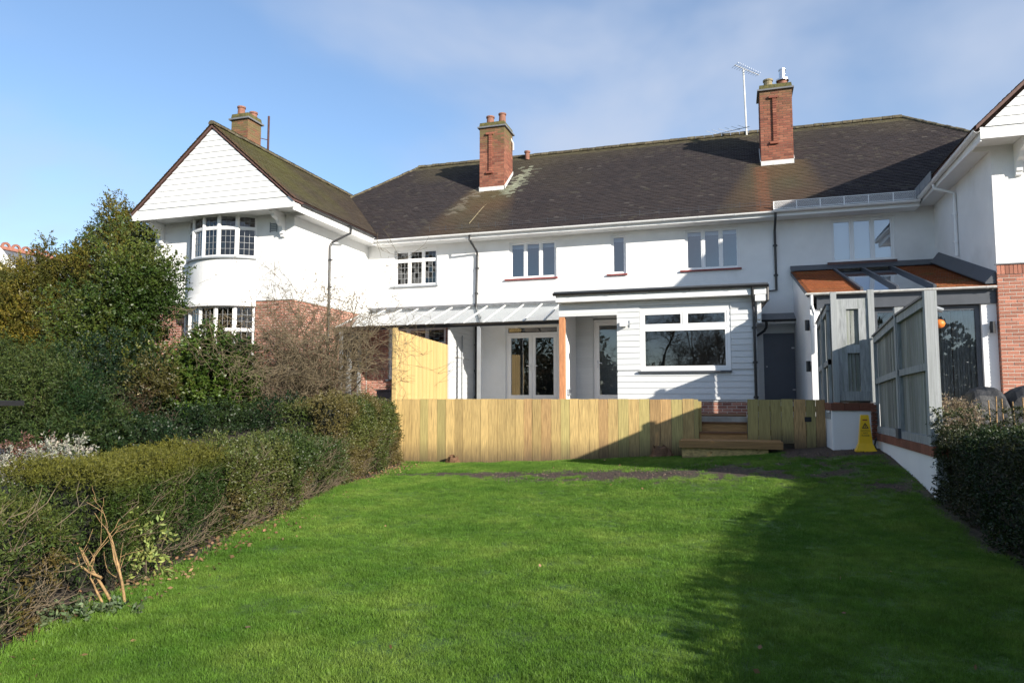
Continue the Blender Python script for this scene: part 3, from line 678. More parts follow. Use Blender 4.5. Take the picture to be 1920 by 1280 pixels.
for k in range(NA):
    a0, a1 = -BA + 2 * BA * k / NA, -BA + 2 * BA * (k + 1) / NA; q.face([(*bow(a0, .0), -.8), (*bow(a1, .0), -.8), (*bow(a1, .0), .66), (*bow(a0, .0), .66)])
mat('plain_brick', (.33, .12, .075), .9, var=.3, vs=16, bump=.4, bs=60); q.build('bay_base', 'plain_brick', lw)
# soffit, gable boards, fascia
GL, GR, GB = -16.92, -11.36, 5.20
b = MB(); b.box((GL + .03, YG + .03, 5.27), (GR - .03, YW - .002, 5.30)); b.box((XW + .002, YW + .02, 5.17), (GR - .03, YM, 5.20)); b.box((XW + .002, YW, 5.17), (GR - .03, YW + .02, 5.31)); b.build('soffit', 'white_paint', lw)
def zrake(x, s=.86, k=0.): return LWZ - .10 - abs(x - LWX) * s + k
bz = 5.50; nb = 13; hb = (7.68 - bz) / nb
b = MB(); b.prism([(GL, YG, GB), (GR, YG, GB), (GR - .0, YG, 5.36), (GR - .12, YG, bz), (GL + .12, YG, bz), (GL, YG, 5.36)], (0, .03, 0)); b.build('fascia', 'white_board', lw)
for k in range(nb):
    z0, z1 = bz + k * hb, bz + (k + 1) * hb + .012; x0 = LWX - (LWZ - .10 - z0) / .86 + .02; x1 = LWX + (LWZ - .10 - z0) / .86 - .02
    x2 = LWX + max(.02, (LWZ - .10 - z1) / .86 - .02); x3 = LWX - max(.02, (LWZ - .10 - z1) / .86 - .02)
    if k == nb - 1: z1 -= .012
    b = MB(); b.hexa([(x0, YG - .024, z0), (x1, YG - .024, z0), (x1, YG + .02, z0), (x0, YG + .02, z0), (x3, YG - .004, z1), (x2, YG - .004, z1), (x2, YG + .02, z1), (x3, YG + .02, z1)]); b.build('weatherboard', 'white_board', lw)
# roof slopes
def lw_col(c):
    n = n1(c, .8, 41); f = rnd.random(); d = abs(c[0] - LWX); base = lerp3((.045, .033, .024), (.075, .055, .035), f)
    moss = max(0., min(1., 1.15 - d * .36 + (n - .5) * 1.1 - max(0, c[1] - 18.5) * .16)); base = lerp3(base, (.095, .092, .022), moss * .85)
    if c[1] < YG + .2: base = lerp3(base, (.15, .07, .04), .5 * f + .1)
    return base
mz = lambda c: EZ + PK * (c[1] - EY)
VX = .86; Sn = math.hypot(1, VX); gs = []
b = MB(); half = LWX - (GL - .04)
for sg in (1, -1):
    e = LWX + sg * 2.80; Sv = Vector((-sg, 0, VX)).normalized(); Nv = Vector((sg * VX, 0, 1)).normalized()
    tiles(b, (e, YG - .08, LWZ - 2.80 * VX + .03), (0, 1, 0), Sv, Nv, 8.6, 2.80 * Sn, (lambda c: c[2] > mz(c) - .10 if c[1] > EY else True), lw_col, gauge=.105)
tag(b.build('roof_tiling', 'tile', lw), kind='stuff')
b = MB()
for sg in (1, -1): b.prism([(LWX, YG - .05, LWZ), (LWX + sg * 2.78, YG - .05, LWZ - 2.78 * VX), (LWX + sg * 2.78, YG - .05, LWZ - 2.78 * VX - .05), (LWX, YG - .05, LWZ - .07)], (0, 7.7, 0))
b.build('roof', 'brown_sill', lw)
ridge_tiles(lw, (LWX, YG - .08, LWZ + .03), (LWX, 24.1, LWZ + .03), .10)
# side fascia, gutter, pipe
b = MB(); b.box((GR - .03, YG + .02, 5.12), (GR, EY + .06, 5.33)); b.build('fascia', 'white_paint', lw)
gutter(lw, (GR + .06, YG + .3, 5.36), (GR + .06, EY - .02, 5.36), 'black_plastic', r=.05)
pipe(lw, [(GR + .06, 19.35, 5.30), (GR + .06, 19.35, 5.12), (XW + .08, 19.05, 4.78), (XW + .06, 19.0, 4.65), (XW + .06, 19.0, -.4)])
def bracket(parent, x, yw, zt, d=.62, w=.11):
    prof = [(0, 0), (d, 0), (d, -.09), (d - .06, -.10), (d - .10, -.19), (d * .55, -.25), (d * .42, -.36), (.17, -.40), (.13, -.50), (.12, -.60), (.08, -.62), (.08, -.68), (0, -.70)]
    b = MB(); b.prism([(x, yw - p, zt + z) for p, z in prof], (w, 0, 0)); b.build('bracket', 'white_paint', parent, bevel=.008)
bracket(lw, -12.28, YW, 5.265); bracket(lw, -16.55, YW, 5.265)
b = MB(frame_xf((-12.66, YW), 0))
for k in range(5): b.box((0, .0, 4.78 + k * .05), (.2, .02, 4.81 + k * .05))
b.box((-.02, 0, 4.75), (0, .025, 5.04)); b.box((.2, 0, 4.75), (.22, .025, 5.04)); b.build('air_vent', 'mid_grey', lw)
chimney(lw, -15.12, -14.50, 18.4, 19.05, 7.0, 8.82, [(-14.92, 18.6, .12, .32, 'pot'), (-14.65, 18.85, .12, .20, 'pot')], .9, rib=False, flash=False)
rp = thing('flue_pole', (-14.36, 19.25, 7.7), 'thin rusty pole bracketed to the leftmost chimney', 'pole')
b = MB(); b.tube([(-14.36, 19.25, 7.6), (-14.36, 19.25, 9.2)], .035, 8); b.build('pole', 'rust', rp); b = MB(); b.tube([(-14.52, 19.0, 8.4), (-14.36, 19.25, 8.4)], .015, 6); b.build('bracket', 'rust', rp)

# ------------------------------------------------------------------ right gabled wing
YR = 17.0; XR = 5.31; RG = 16.2; RGX = 4.90; RWX, RWZ = 7.62, 8.05
rw = thing('gabled_wing', (7.6, YR, -.6), 'white gabled wing with red brick base at the right edge', 'house', 'gabled wings of the terrace')
b = MB(frame_xf((0, YR), 0)); wall_faces(b, XR, 10.0, 2.78, 5.35, []); b.xf = frame_xf((XR, YM + .2), R(-90)); wall_faces(b, 0, YM + .2 - YR, 2.6, 5.35, []); b.build('wall', 'roughcast', rw)
b = MB(); b.box((XR + .001, YR + .02, 2.755), (10, YR + .1, 2.80)); b.box((XR - .03, YR - .03, 2.76), (10, YR + .02, 2.785)); b.build('string_course', 'lead', rw)
b = MB(); b.box((XR + .012, YR + .012, -.8), (10.0, YR + 4.6, 2.775)); bw = b.build('brick_wall', 'mortar', rw)
z = 2.775 - .22; bl, bh, bj = .212, .061, .015
x = XR
while x < 7.0:         # soldier course
    piece('brick', 'brick', bw, (x, YR - .004, 2.775 - .215), (x + .065, YR + .05, 2.77)); x += .076
j = 0; z = 2.775 - .228
while z > -.45:
    x = XR - (0 if j % 2 == 0 else (bl + bj) / 2)
    while x < 6.75:
        a, c = max(x, XR), x + bl
        if c - a > .03: piece('brick', 'brick', bw, (a, YR + .008 - rnd.random() * .004, z - bh), (c, YR + .05, z))
        x += bl + bj
    y = YR + .055
    z -= bh + bj; j += 1
b = MB(frame_xf((XR + .012, YM), R(-90))); bricks(b, 0, YM - YR - .07, -.7, 2.77, v=0, proud=.01); tag(b.build('brickwork', 'brickwork', bw), kind='stuff')
b = MB(); b.box((RGX + .03, RG + .03, 5.30), (10.3, YR - .002, 5.33)); b.box((RGX + .03, YR + .02, 5.20), (XR + .002, YM, 5.23)); b.box((RGX + .03, YR - .002, 5.20), (XR + .002, YR + .02, 5.34)); b.build('soffit', 'white_paint', rw)
b = MB(); b.box((RGX, RG, 5.22), (10.3, RG + .03, 5.46)); b.build('fascia', 'white_board', rw)
nb = 14; hb = .185
for k in range(nb):
    z0 = 5.462 + k * hb; z1 = z0 + hb + .012; x0 = RWX - (RWZ - z0) / .96 + .06; x1 = RWX + (RWZ - z0) / .96; x3 = min(RWX - .01, RWX - (RWZ - z1) / .96 + .06); x2 = max(RWX, RWX + (RWZ - z1) / .96)
    if x1 <= x0: break
    b = MB(); b.hexa([(x0, RG - .024, z0), (x1, RG - .024, z0), (x1, RG + .02, z0), (x0, RG + .02, z0), (x3, RG - .004, z1), (x2, RG - .004, z1), (x2, RG + .02, z1), (x3, RG + .02, z1)]); b.build('weatherboard', 'white_board', rw)
b = MB()
for sg in (1, -1): b.prism([(RWX, RG - .06, RWZ + .12), (RWX + sg * 2.80, RG - .06, RWZ + .12 - 2.80 * .96), (RWX + sg * 2.80, RG - .06, RWZ + .05 - 2.80 * .96), (RWX, RG - .06, RWZ + .02)], (0, 7.2, 0))
b.build('roof', 'brown_sill', rw)
b = MB(); e = RWX - 2.83
tiles(b, (e, RG - .09, RWZ + .12 - 2.83 * .96), (0, 1, 0), Vector((1, 0, .96)).normalized(), Vector((-.96, 0, 1)).normalized(), 7.3, 2.83 * 1.386, lambda c: True, lw_col, gauge=.105); tag(b.build('roof_tiling', 'tile', rw), kind='stuff')
b = MB(); b.box((RGX, RG + .03, 5.18), (RGX + .03, EY + .1, 5.40)); b.build('fascia', 'white_paint', rw)
gutter(rw, (RGX - .06, RG - .02, 5.42), (RGX - .06, EY - .1, 5.30), 'upvc', r=.068)
pipe(rw, [(RGX - .06, 19.55, 5.30), (RGX - .04, 19.55, 5.16), (XR - .05, 19.45, 4.98), (XR - .05, 19.45, 4.8), (XR - .05, 19.45, 3.42)], 'upvc', r=.038)
b = MB()
for k in range(3): b.box((RGX - .14, 19.4 + k * .55, 5.32), (RGX - .125, 19.9 + k * .55, 5.56))
b.build('guard_panel', 'mid_grey', rw)
bracket(rw, 5.72, YR, 5.295, d=.66, w=.12)

# ------------------------------------------------------------------ patio, steps wall
b = MB(); b.box((-7.93, 16.30, -1.7), (1.80, YM, -.42)); tag(b.build('patio', 'paving'), kind='structure')
b = MB(); b.box((-11.85, 17.2, -1.5), (-8.1, YM, -.30)); tag(b.build('terrace', 'paving'), kind='structure')
b = MB(); b.box((2.72, 15.0, -1.5), (9, YM, -.50)); tag(b.build('terrace_floor', 'paving'), kind='structure')

# ------------------------------------------------------------------ clad rear extension
YE = 18.5; X0, X1 = -4.44, .58; RCX = -2.88; RCY = 20.4
ext = thing('rear_extension', (-1.9, 20, -.42), 'single-storey extension in pale grey horizontal boards with one wide window', 'extension')
EW = (-2.28, -.04, .68, 2.26)
b = MB(); b.box((RCX + .001, YE + .03, -.05), (X1 - .03, YE + .06, 2.70))
b = MB(frame_xf((0, YE + .03), 0)); wall_faces(b, RCX + .01, X1 - .02, -.1, 2.52, [EW], depth=.10); b.xf = frame_xf((X1 - .02, YE + .03), R(90)); wall_faces(b, 0, 2.96, -.1, 2.52, []); b.build('wall', 'cladding', ext)
b = MB(frame_xf((0, YE + .02), 0)); bricks(b, -2.9, X1 - .03, -.42, -.06, v=-.02, shade=.8); tag(b.build('brick_plinth', 'brickwork', ext), kind='stuff')
b = MB(); b.box((-2.9, YE + .04, -.42), (X1 - .03, YE + .1, -.05)); b.build('plinth', 'mortar', ext)
pitch = .152
def board(x0, x1, z0, z1, y=YE):
    b = MB(); b.hexa([(x0, y - .004, z0), (x1, y - .004, z0), (x1, y + .028, z0), (x0, y + .028, z0), (x0, y + .014, z1), (x1, y + .014, z1), (x1, y + .028, z1), (x0, y + .028, z1)]); b.build('cladding_board', 'cladding', ext)
z = -.05; k = 0
while z < 2.5:
    zt = min(z + pitch + .012, 2.51)
    segs = [(RCX, X1)] if (zt <= EW[2] - .03 or z >= EW[3] - .02) else [(RCX, EW[0] - .012), (EW[1] + .012, X1)]
    if z < EW[2] < zt: zt0 = EW[2] - .03; board(RCX, X1, z, max(z + .02, zt0)) if zt0 > z + .03 else None; segs = [(RCX, EW[0] - .012), (EW[1] + .012, X1)] if zt0 <= z + .03 else []
    for s0, s1 in segs: board(s0, s1, z, zt)
    if z >= 2.2: board(X0, RCX - .002, z, zt)
    z += pitch; k += 1
b = MB(); b.box((X0, YE + .03, 2.2), (RCX, YE + .14, 2.52)); b.box((X0, YE - .012, 2.16), (RCX + .0, YE + .0, 2.26)); b.build('lintel', 'cladding', ext)
ew = window(ext, (EW[0], YE), 0, EW[1] - EW[0], EW[2], EW[3], 1, transom=1.80, top_lights=2, sill=('dark_grey', .05, .05), frame=.075, sash=.05, recess=.02, mull=.08, roomdepth=2.6)
# recess with glazed door
b = MB(frame_xf((0, RCY), 0)); wall_faces(b, X0, RCX, -.42, 2.5, [(-3.87, -2.93, -.42, 2.30)]); b.build('recess_wall', 'cladding', ext)
z = -.05
while z < 2.4: board(X0 + .05, -3.89, z, min(z + pitch + .012, 2.5), RCY - .02); z += pitch
glazed_door(ext, 'glazed_door', (-3.87, RCY), .92, -.12, 2.26, 1)
b = MB(); b.box((X0, YE + .14, -.42), (X0 + .06, YM, 2.5)); b.build('return_wall', 'smooth_render', ext)
b = MB(); b.box((RCX, YE + .06, -.42), (RCX + .05, RCY, 2.5)); b.build('recess_side', 'cladding', ext)
b = MB(); b.box((X0 + .06, YE + .14, 2.4), (RCX, RCY, 2.42)); b.build('recess_ceiling', 'interior_pale', ext)
b = MB(); b.box((X0 + .0, YE + .0, -.34), (X0 + .155, YE + .135, 2.16)); b.build('post', 'cedar', ext, bevel=.006); b = MB(); b.box((X0 - .03, YE - .03, -.42), (X0 + .185, YE + .165, -.34)); b.build('post_foot', 'dark_grey', ext)
# eaves
b = MB(); b.box((X0 - .02, YE - .28, 2.52), (.82, YE - .255, 2.70)); b.box((.80, YE - .255, 2.52), (.82, YM, 2.70)); b.build('fascia', 'white_paint', ext)
b = MB(); b.box((X0 - .02, YE - .255, 2.522), (.80, YE + .03, 2.54)); b.build('soffit', 'white_paint', ext)
b = MB(); b.hexa([(X0 - .06, YE - .36, 2.74), (.86, YE - .36, 2.74), (.86, YM, 2.74), (X0 - .06, YM, 2.74), (X0 - .06, YE - .36, 2.79), (.86, YE - .36, 2.79), (.86, YM, 2.98), (X0 - .06, YM, 2.98)]); b.build('roof', 'dark_grey', ext)
gutter(ext, (X0 - .08, YE - .33, 2.745), (.88, YE - .33, 2.745), 'black_plastic', r=.065)
pipe(ext, [(.50, YE - .33, 2.69), (.50, YE - .30, 2.50), (.52, YE - .05, 2.28), (.53, YE - .05, 2.15), (.53, YE - .05, -.42)])
pipe(ext, [(.86, YE - .1, 2.72), (.86, YE - .1, 2.4), (.70, YE + .0, 2.22)], clips=False)
bracket(ext, .60, YE + .02, 2.52, d=.26, w=.1)
b = MB(); b.box((.56, YE - .26, 2.36), (.80, YE + .0, 2.521)); b.build('eaves_box', 'white_paint', ext)
lm = thing('wall_light', (-2.70, YE, 1.85), 'small white box wall light beside the recess opening', 'lamp')
b = MB(); b.box((-2.79, YE - .16, 1.84), (-2.60, YE - .03, 1.97)); b.build('shade', 'upvc', lm, bevel=.01); b = MB(); b.box((-2.66, YE - .03, 1.88), (-2.54, YE, 1.93)); b.box((-2.56, YE - .02, 1.82), (-2.54, YE, 2.0)); b.build('arm', 'mid_grey', lm)
ob = thing('outdoor_socket', (X0 + .1, 19.3, .05), 'small grey outdoor socket box low on the white return wall', 'socket')
b = MB(); b.box((X0 + .06, 19.15, .06), (X0 + .12, 19.40, .24)); b.build('case', 'mid_grey', ob, bevel=.01); b = MB(); b.box((X0 + .12, 19.18, .13), (X0 + .135, 19.37, .22)); b.build('cover', 'dark_grey', ob)

# ------------------------------------------------------------------ glass canopy and party screen
YC = 19.4; CA, CB, CZ0, CZ1 = -11.80, X0 - .04, 2.16, 2.91
can = thing('glass_canopy', (-8, 20.5, -.4), 'lean-to glass veranda canopy with pale bars and black front gutter', 'canopy')
nbay = 12; bw_ = (CB - CA) / nbay
for k in range(nbay + 1):
    x = CA + k * bw_; b = MB(); b.hexa([(x - .022, YC, CZ0 + .01), (x + .022, YC, CZ0 + .01), (x + .022, YM - .01, CZ1 + .01), (x - .022, YM - .01, CZ1 + .01), (x - .022, YC, CZ0 + .055), (x + .022, YC, CZ0 + .055), (x + .022, YM - .01, CZ1 + .055), (x - .022, YM - .01, CZ1 + .055)]); b.build('rafter', 'flashing', can)
    if k < nbay: b = MB(); b.face([(x + .022, YC, CZ0 + .03), (x + bw_ - .022, YC, CZ0 + .03), (x + bw_ - .022, YM - .01, CZ1 + .03), (x + .022, YM - .01, CZ1 + .03)]); b.build('pane', 'glass_roof', can)
b = MB(); b.box((CA, YC - .06, CZ0 - .09), (CB - .1, YC + .03, CZ0 + .01)); b.build('beam', 'black_plastic', can)
gutter(can, (CA, YC - .10, CZ0 - .0), (CB - .1, YC - .10, CZ0 - .0), 'black_plastic', r=.05)
b = MB(); b.box((CA, YM - .04, CZ1 + .05), (CB, YM - .004, CZ1 + .12)); b.build('wall_plate', 'lead', can)
for x in (-7.05, -11.6): b = MB(); b.box((x - .045, YC - .05, -.42), (x + .045, YC + .04, CZ0 - .09)); b.build('post', 'mid_grey', can)
scr = thing('clad_screen', (-8, 20.5, -.4), 'pale boarded party screen below the canopy next to the black drainpipe', 'screen')
b = MB(); b.hexa([(-8.05, YC + .05, -.42), (-8.0, YC + .05, -.42), (-8.0, YM, -.42), (-8.05, YM, -.42), (-8.05, YC + .05, CZ0 - .02), (-8.0, YC + .05, CZ0 - .02), (-8.0, YM, CZ1 - .02), (-8.05, YM, CZ1 - .02)]); b.build('panel', 'cladding', scr)
z = -.3
while z < 2.6:
    ye = YM - .06 if True else 0; ys = YC + .06 if z < CZ0 - .16 else YC + .06 + (z - CZ0 + .16) / (CZ1 - CZ0) * (YM - YC)
    if ys < ye - .1: b = MB(); b.hexa([(-7.998, ys, z), (-7.968, ys, z), (-7.968, ye, z), (-7.998, ye, z), (-7.998, ys, z + pitch), (-7.985, ys, z + pitch), (-7.985, ye, z + pitch), (-7.998, ye, z + pitch)]); b.build('cladding_board', 'cladding', scr)
    z += pitch
b = MB(); b.tube([(-7.94, 20.35, -.4), (-7.94, 20.35, 1.9)], .02, 6); b.build('conduit', 'mid_grey', scr)
# hood over the grey door
hd = thing('door_hood', (1.2, YM, 2.0), 'small flat hood with black gutter over the grey door', 'hood')
b = MB(); b.hexa([(.60, YM - .62, 2.13), (1.86, YM - .62, 2.13), (1.86, YM - .001, 2.2), (.60, YM - .001, 2.2), (.62, YM - .60, 2.17), (1.84, YM - .60, 2.17), (1.84, YM - .001, 2.40), (.62, YM - .001, 2.40)]); b.build('roof', 'lead', hd)
b = MB(); b.box((.62, YM - .60, 2.05), (1.84, YM - .002, 2.128)); b.build('frame', 'white_paint', hd); gutter(hd, (.60, YM - .66, 2.15), (1.88, YM - .66, 2.15), 'black_plastic', r=.05)
pipe(hd, [(.92, YM - .66, 2.1), (.92, YM - .64, 1.95), (.86, YM - .6, 1.85), (.66, YM - .5, 1.72)], clips=False)

# ------------------------------------------------------------------ right lean-to
XA, XB, YF = 1.69, 5.305, 17.15; ZF, ZT = 2.36, 3.58
lt = thing('lean_to', (3.5, 19.5, -.5), 'lean-to room with orange tiled and glazed roof against the right wing', 'extension')
b = MB(frame_xf((XA, YM), R(-90))); wall_faces(b, 0, YM - YF, -.6, 2.2, []); b.face([(0, 0, 2.2), (YM - YF, 0, 2.2), (YM - YF, 0, ZF - .02), (0, 0, ZT - .02)])
b.xf = frame_xf((0, YF), 0); wall_faces(b, XA, 1.95, -.6, 1.97, []); b.build('wall', 'smooth_render', lt)
sl = (ZT - ZF) / (YM - YF); S2 = Vector((0, 1, sl)).normalized(); N2 = Vector((0, -sl, 1)).normalized()
def lt_col(c):
    f = rnd.random(); n = n1(c, 1.2, 51); m = n1(c, 3.0, 52)
    k = lerp3((.20, .060, .024), (.32, .105, .032), f * .6 + n * .4); return lerp3(k, (.16, .12, .04), max(0, m - .6) * 1.6)
for (xa, xb) in ((XA - .06, 2.74), (4.18, XB)):
    b = MB(); tiles(b, (xa, YF - .12, ZF - .12 * sl), (1, 0, 0), S2, N2, xb - xa, 4.45 * math.hypot(1, sl), (lambda c, xa=xa, xb=xb: xa < c[0] < xb and c[1] < YM - .02), lt_col); tag(b.build('roof_tiling', 'tile', lt), kind='stuff')
b = MB()
for (xa, xb) in ((XA - .06, 2.74), (4.18, XB)): b.hexa([(xa, YF - .1, ZF - .12), (xb, YF - .1, ZF - .12), (xb, YM, ZT - .1), (xa, YM, ZT - .1), (xa, YF - .1, ZF - .04), (xb, YF - .1, ZF - .04), (xb, YM, ZT - .01), (xa, YM, ZT - .01)])
b.build('roof', 'dark_grey', lt)
for xa, xb in ((2.76, 3.44), (3.48, 4.16)):
    b = MB(); b.face([(xa, YF - .08, ZF - .02), (xb, YF - .08, ZF - .02), (xb, YM - .3, ZT - .09), (xa, YM - .3, ZT - .09)]); b.build('pane', 'glass_dark', lt)
for x in (2.75, 3.46, 4.17): b = MB(); b.hexa([(x - .03, YF - .1, ZF - .04), (x + .03, YF - .1, ZF - .04), (x + .03, YM, ZT - .02), (x - .03, YM, ZT - .02), (x - .03, YF - .1, ZF + .05), (x + .03, YF - .1, ZF + .05), (x + .03, YM, ZT + .06), (x - .03, YM, ZT + .06)]); b.build('glazing_bar', 'dark_grey', lt)
b = MB(); b.hexa([(XA - .06, YM - .32, ZT - .04), (XB, YM - .32, ZT - .04), (XB, YM - .003, ZT + .06), (XA - .06, YM - .003, ZT + .06), (XA - .06, YM - .32, ZT - .02), (XB, YM - .32, ZT - .02), (XB, YM - .003, ZT + .16), (XA - .06, YM - .003, ZT + .16)]); b.build('flashing', 'dark_grey', lt)
b = MB(); b.hexa([(XB - .2, YF - .1, ZF + .02), (XB, YF - .1, ZF + .02), (XB, YM - .3, ZT + .0), (XB - .2, YM - .3, ZT + .0), (XB - .2, YF - .1, ZF + .05), (XB - .001, YF - .1, ZF + .28), (XB - .001, YM - .3, ZT + .28), (XB - .2, YM - .3, ZT + .03)]); b.build('flashing', 'dark_grey', lt)
gutter(lt, (XA - .1, YF - .17, ZF - .04), (XB - .02, YF - .17, ZF - .04), 'flashing', r=.05)
b = MB(); b.box((XA + .14, YF - .06, 1.97), (XB + .0, YF + .08, 2.30)); b.build('lintel', 'dark_grey', lt)
b = MB(); b.box((5.03, YF - .02, -.6), (XB, YF + .3, 1.968)); b.build('pier', 'smooth_render', lt)
xfl = frame_xf((0, YF + .06), 0)
for xa, xb in ((1.95, 2.95), (2.97, 3.97), (3.99, 5.02)):
    b = MB(xfl); f = .09; b.box((xa, -.06, -.5), (xa + f, 0, 1.965)); b.box((xb - f, -.06, -.5), (xb, 0, 1.965)); b.box((xa + f, -.06, -.5), (xb - f, 0, -.3)); b.box((xa + f, -.06, 1.86), (xb - f, 0, 1.965)); d = b.build('glazed_door', 'dark_grey', lt); pane(d, xfl, xa + f, xb - f, -.3, 1.86, -.03, 'glass')
# curtains (one wavy sheet per door leaf)
for xa, xb in ((4.10, 4.50), (4.52, 4.95)):
    b = MB(); n = 60; ph = rnd.random() * 6
    pts = [(xa + (xb - xa) * k / n, YF + .17 + .045 * math.sin(k * .9 + ph) + .02 * math.sin(k * 2.3)) for k in range(n + 1)]
    for p, q in zip(pts, pts[1:]): b.face([(*p, -.45), (*q, -.45), (*q, 1.84), (*p, 1.84)])
    b.build('curtain', 'curtain', lt, smooth=True)
b = MB(); b.box((1.76, YF + .1, -.5), (5.28, 21.2, -.45)); b.box((1.76, 21.3, -.5), (5.28, 21.35, 2.6)); b.build('room', 'interior', lt)
pipe(lt, [(XA + .02, YF - .17, 2.28), (XA + .02, YF - .15, 2.05), (XA + .08, YF - .06, 1.85), (XA + .08, YF - .05, 1.0)], 'upvc', r=.035, clips=False)
def lantern(loc, label, ang=0.):
    t = thing('wall_lantern', loc, label, 'lamp', 'black lanterns on the lean-to'); x, y, z = loc
    b = MB(); b.tube([(x, y, z - .12), (x, y, z + .12)], .05, 10); b.build('body', 'black_plastic', t); b = MB(); b.box((x - .03, y, z - .04), (x + .03, y + .12, z + .04)); b.build('arm', 'black_plastic', t)
lantern((XA - .06, YF + .12, 1.63), 'upper black lantern on the white side wall of the lean-to'); lantern((XA - .06, YF + .12, .70), 'lower black lantern on the white side wall of the lean-to'); lantern((5.19, YF - .12, 1.46), 'black lantern on the white pier beside the curtained doors')
ol = thing('hanging_ball', (4.18, YF - .25, 1.54), 'small orange ball hanging in front of the curtained doors', 'ornament')
b = MB(); b.lathe((4.18, YF - .25, 1.46), [(.03, 0), (.09, .03), (.115, .09), (.09, .15), (.03, .18), (.0, .185)], 12); b.build('ball', 'orange_ball', ol, smooth=True); b = MB(); b.tube([(4.18, YF - .25, 1.64), (4.18, YF - .12, 1.97)], .006, 4); b.build('cord', 'black_plastic', ol)
ca = thing('security_camera', (4.1, YF - .1, 1.9), 'grey security floodlight under the lean-to lintel', 'lamp')
b = MB(); b.tube([(4.06, YF - .32, 1.90), (4.24, YF - .32, 1.82)], .05, 8); b.build('head', 'mid_grey', ca); b = MB(); b.tube([(4.06, YF - .3, 1.91), (4.02, YF - .06, 2.02)], .02, 6); b.build('arm', 'dark_grey', ca)

# ------------------------------------------------------------------ timber fences
YFE = 16.0
fen = thing('retaining_fence', (-4.4, YFE, -1.5), 'low fence of upright pale timber boards in front of the patio', 'fence')
x = -7.98; k = 0
while x < -.78:
    w = rnd.uniform(.20, .245); x1 = min(x + w, -.735); zb = float(gz(x, YFE)) - .05
    warm = sm(x, -5.2, -3.2) * .55; r_ = rnd.random()
    m = 'warm_timber' if (r_ < .42 * sm(x, -6.3, -4.2) and x > -6) else ('olive_timber' if r_ > .93 - .25 * sm(x, -3.5, -1) else 'pale_timber')
    o = piece('board', m, fen, (x + .003, YFE - .03 + rnd.uniform(-.006, .006), zb), (x1 - .003, YFE + .0, -.035 + rnd.uniform(-.008, .006)), rot=(0, rnd.uniform(-.004, .004), rnd.uniform(-.02, .02)))
    x = x1; k += 1
for z in (-.25, -1.1): piece('rail', 'olive_timber', fen, (-7.9, YFE + .005, z), (-.75, YFE + .07, z + .12))
for x in (-.78, -3.2, -5.6): piece('post', 'olive_timber', fen, (x, YFE + .075, -1.5), (x + .1, YFE + .17, -.08))
fr = thing('retaining_fence', (1.05, YFE, -1.2), 'short dark-stained stretch of upright boards between the steps and the white plinth', 'fence')
x = .27
while x < 1.80:
    w = rnd.uniform(.19, .25); x1 = min(x + w, 1.80); gap = .20 if .70 < x < .95 else 0
    piece('board', 'olive_timber' if rnd.random() < .75 else 'warm_timber', fr, (x + .004, YFE - .03 + rnd.uniform(-.008, .008), float(gz(x, YFE)) - .02 + gap + rnd.uniform(-.06, .07)), (x1 - .004, YFE, -.035 + rnd.uniform(-.015, .008)), rot=(0, rnd.uniform(-.012, .012), rnd.uniform(-.03, .03))); x = x1
piece('vent', 'black_plastic', fr, (1.40, YFE - .045, -.50), (1.53, YFE - .03, -.40))
for z in (-.3, -.8): piece('rail', 'dark_timber', fr, (.28, YFE + .005, z), (1.8, YFE + .07, z + .12))
scf = thing('screen_fence', (-8.0, 17.6, -.4), 'tall new yellow timber screen fence with sloping top', 'fence')
piece('post', 'new_timber', scf, (-8.09, YFE - .05, -1.65), (-7.985, YFE + .06, 1.73))
y = YFE + .065; k = 0
while y < 19.33:
    y1 = min(y + .118, 19.34); zt = 1.70 - (y - YFE) * .04
    piece('board', 'new_timber', scf, (-8.035 - (k % 2) * .004, y + .003, -.4), (-8.018 + (k % 2) * .012 + rnd.uniform(0, .004), y1 - .002, zt - .02), rot=(0, 0, .04)); y = y1; k += 1
for z in (.0, 1.3): piece('rail', 'new_timber', scf, (-8.09, YFE + .06, z), (-8.04, 19.34, z + .09))
piece('post', 'new_timber', scf, (-8.13, 19.26, -.4), (-8.045, 19.35, 1.55))
# steps
st = thing('garden_steps', (-.2, 15.6, -1.2), 'wooden garden steps rising through the gap in the fence', 'steps')
for a, c, m in (((-1.05, 15.22, -1.26), (.64, 15.29, -1.03), 'pale_timber'), ((-1.10, 15.16, -1.03), (.92, 15.26, -.885), 'step_timber')): piece('riser', m, st, a, c)
for k in range(4): piece('tread', 'step_timber', st, (-1.09, 15.262 + k * .18, -.93), (.91, 15.262 + (k + 1) * .18 - .008, -.89))
for y0, za, zb in ((15.99, -.90, -.735), (16.27, -.735, -.53)):
    piece('riser', 'step_timber', st, (-.725, y0, za), (.262, y0 + .05, zb - .035)); piece('tread', 'dark_timber', st, (-.725, y0 - .03, zb - .033), (.262, y0 + .30, zb))
piece('riser', 'dark_timber', st, (-.725, 16.575, -.53), (.262, 16.61, -.41))
for k in range(4): piece('tread', 'dark_timber', st, (-.725, 16.28 + .03 * 0 + .27 + k * .42, -.409), (.262, 16.28 + .27 + (k + 1) * .42 - .01, -.385))
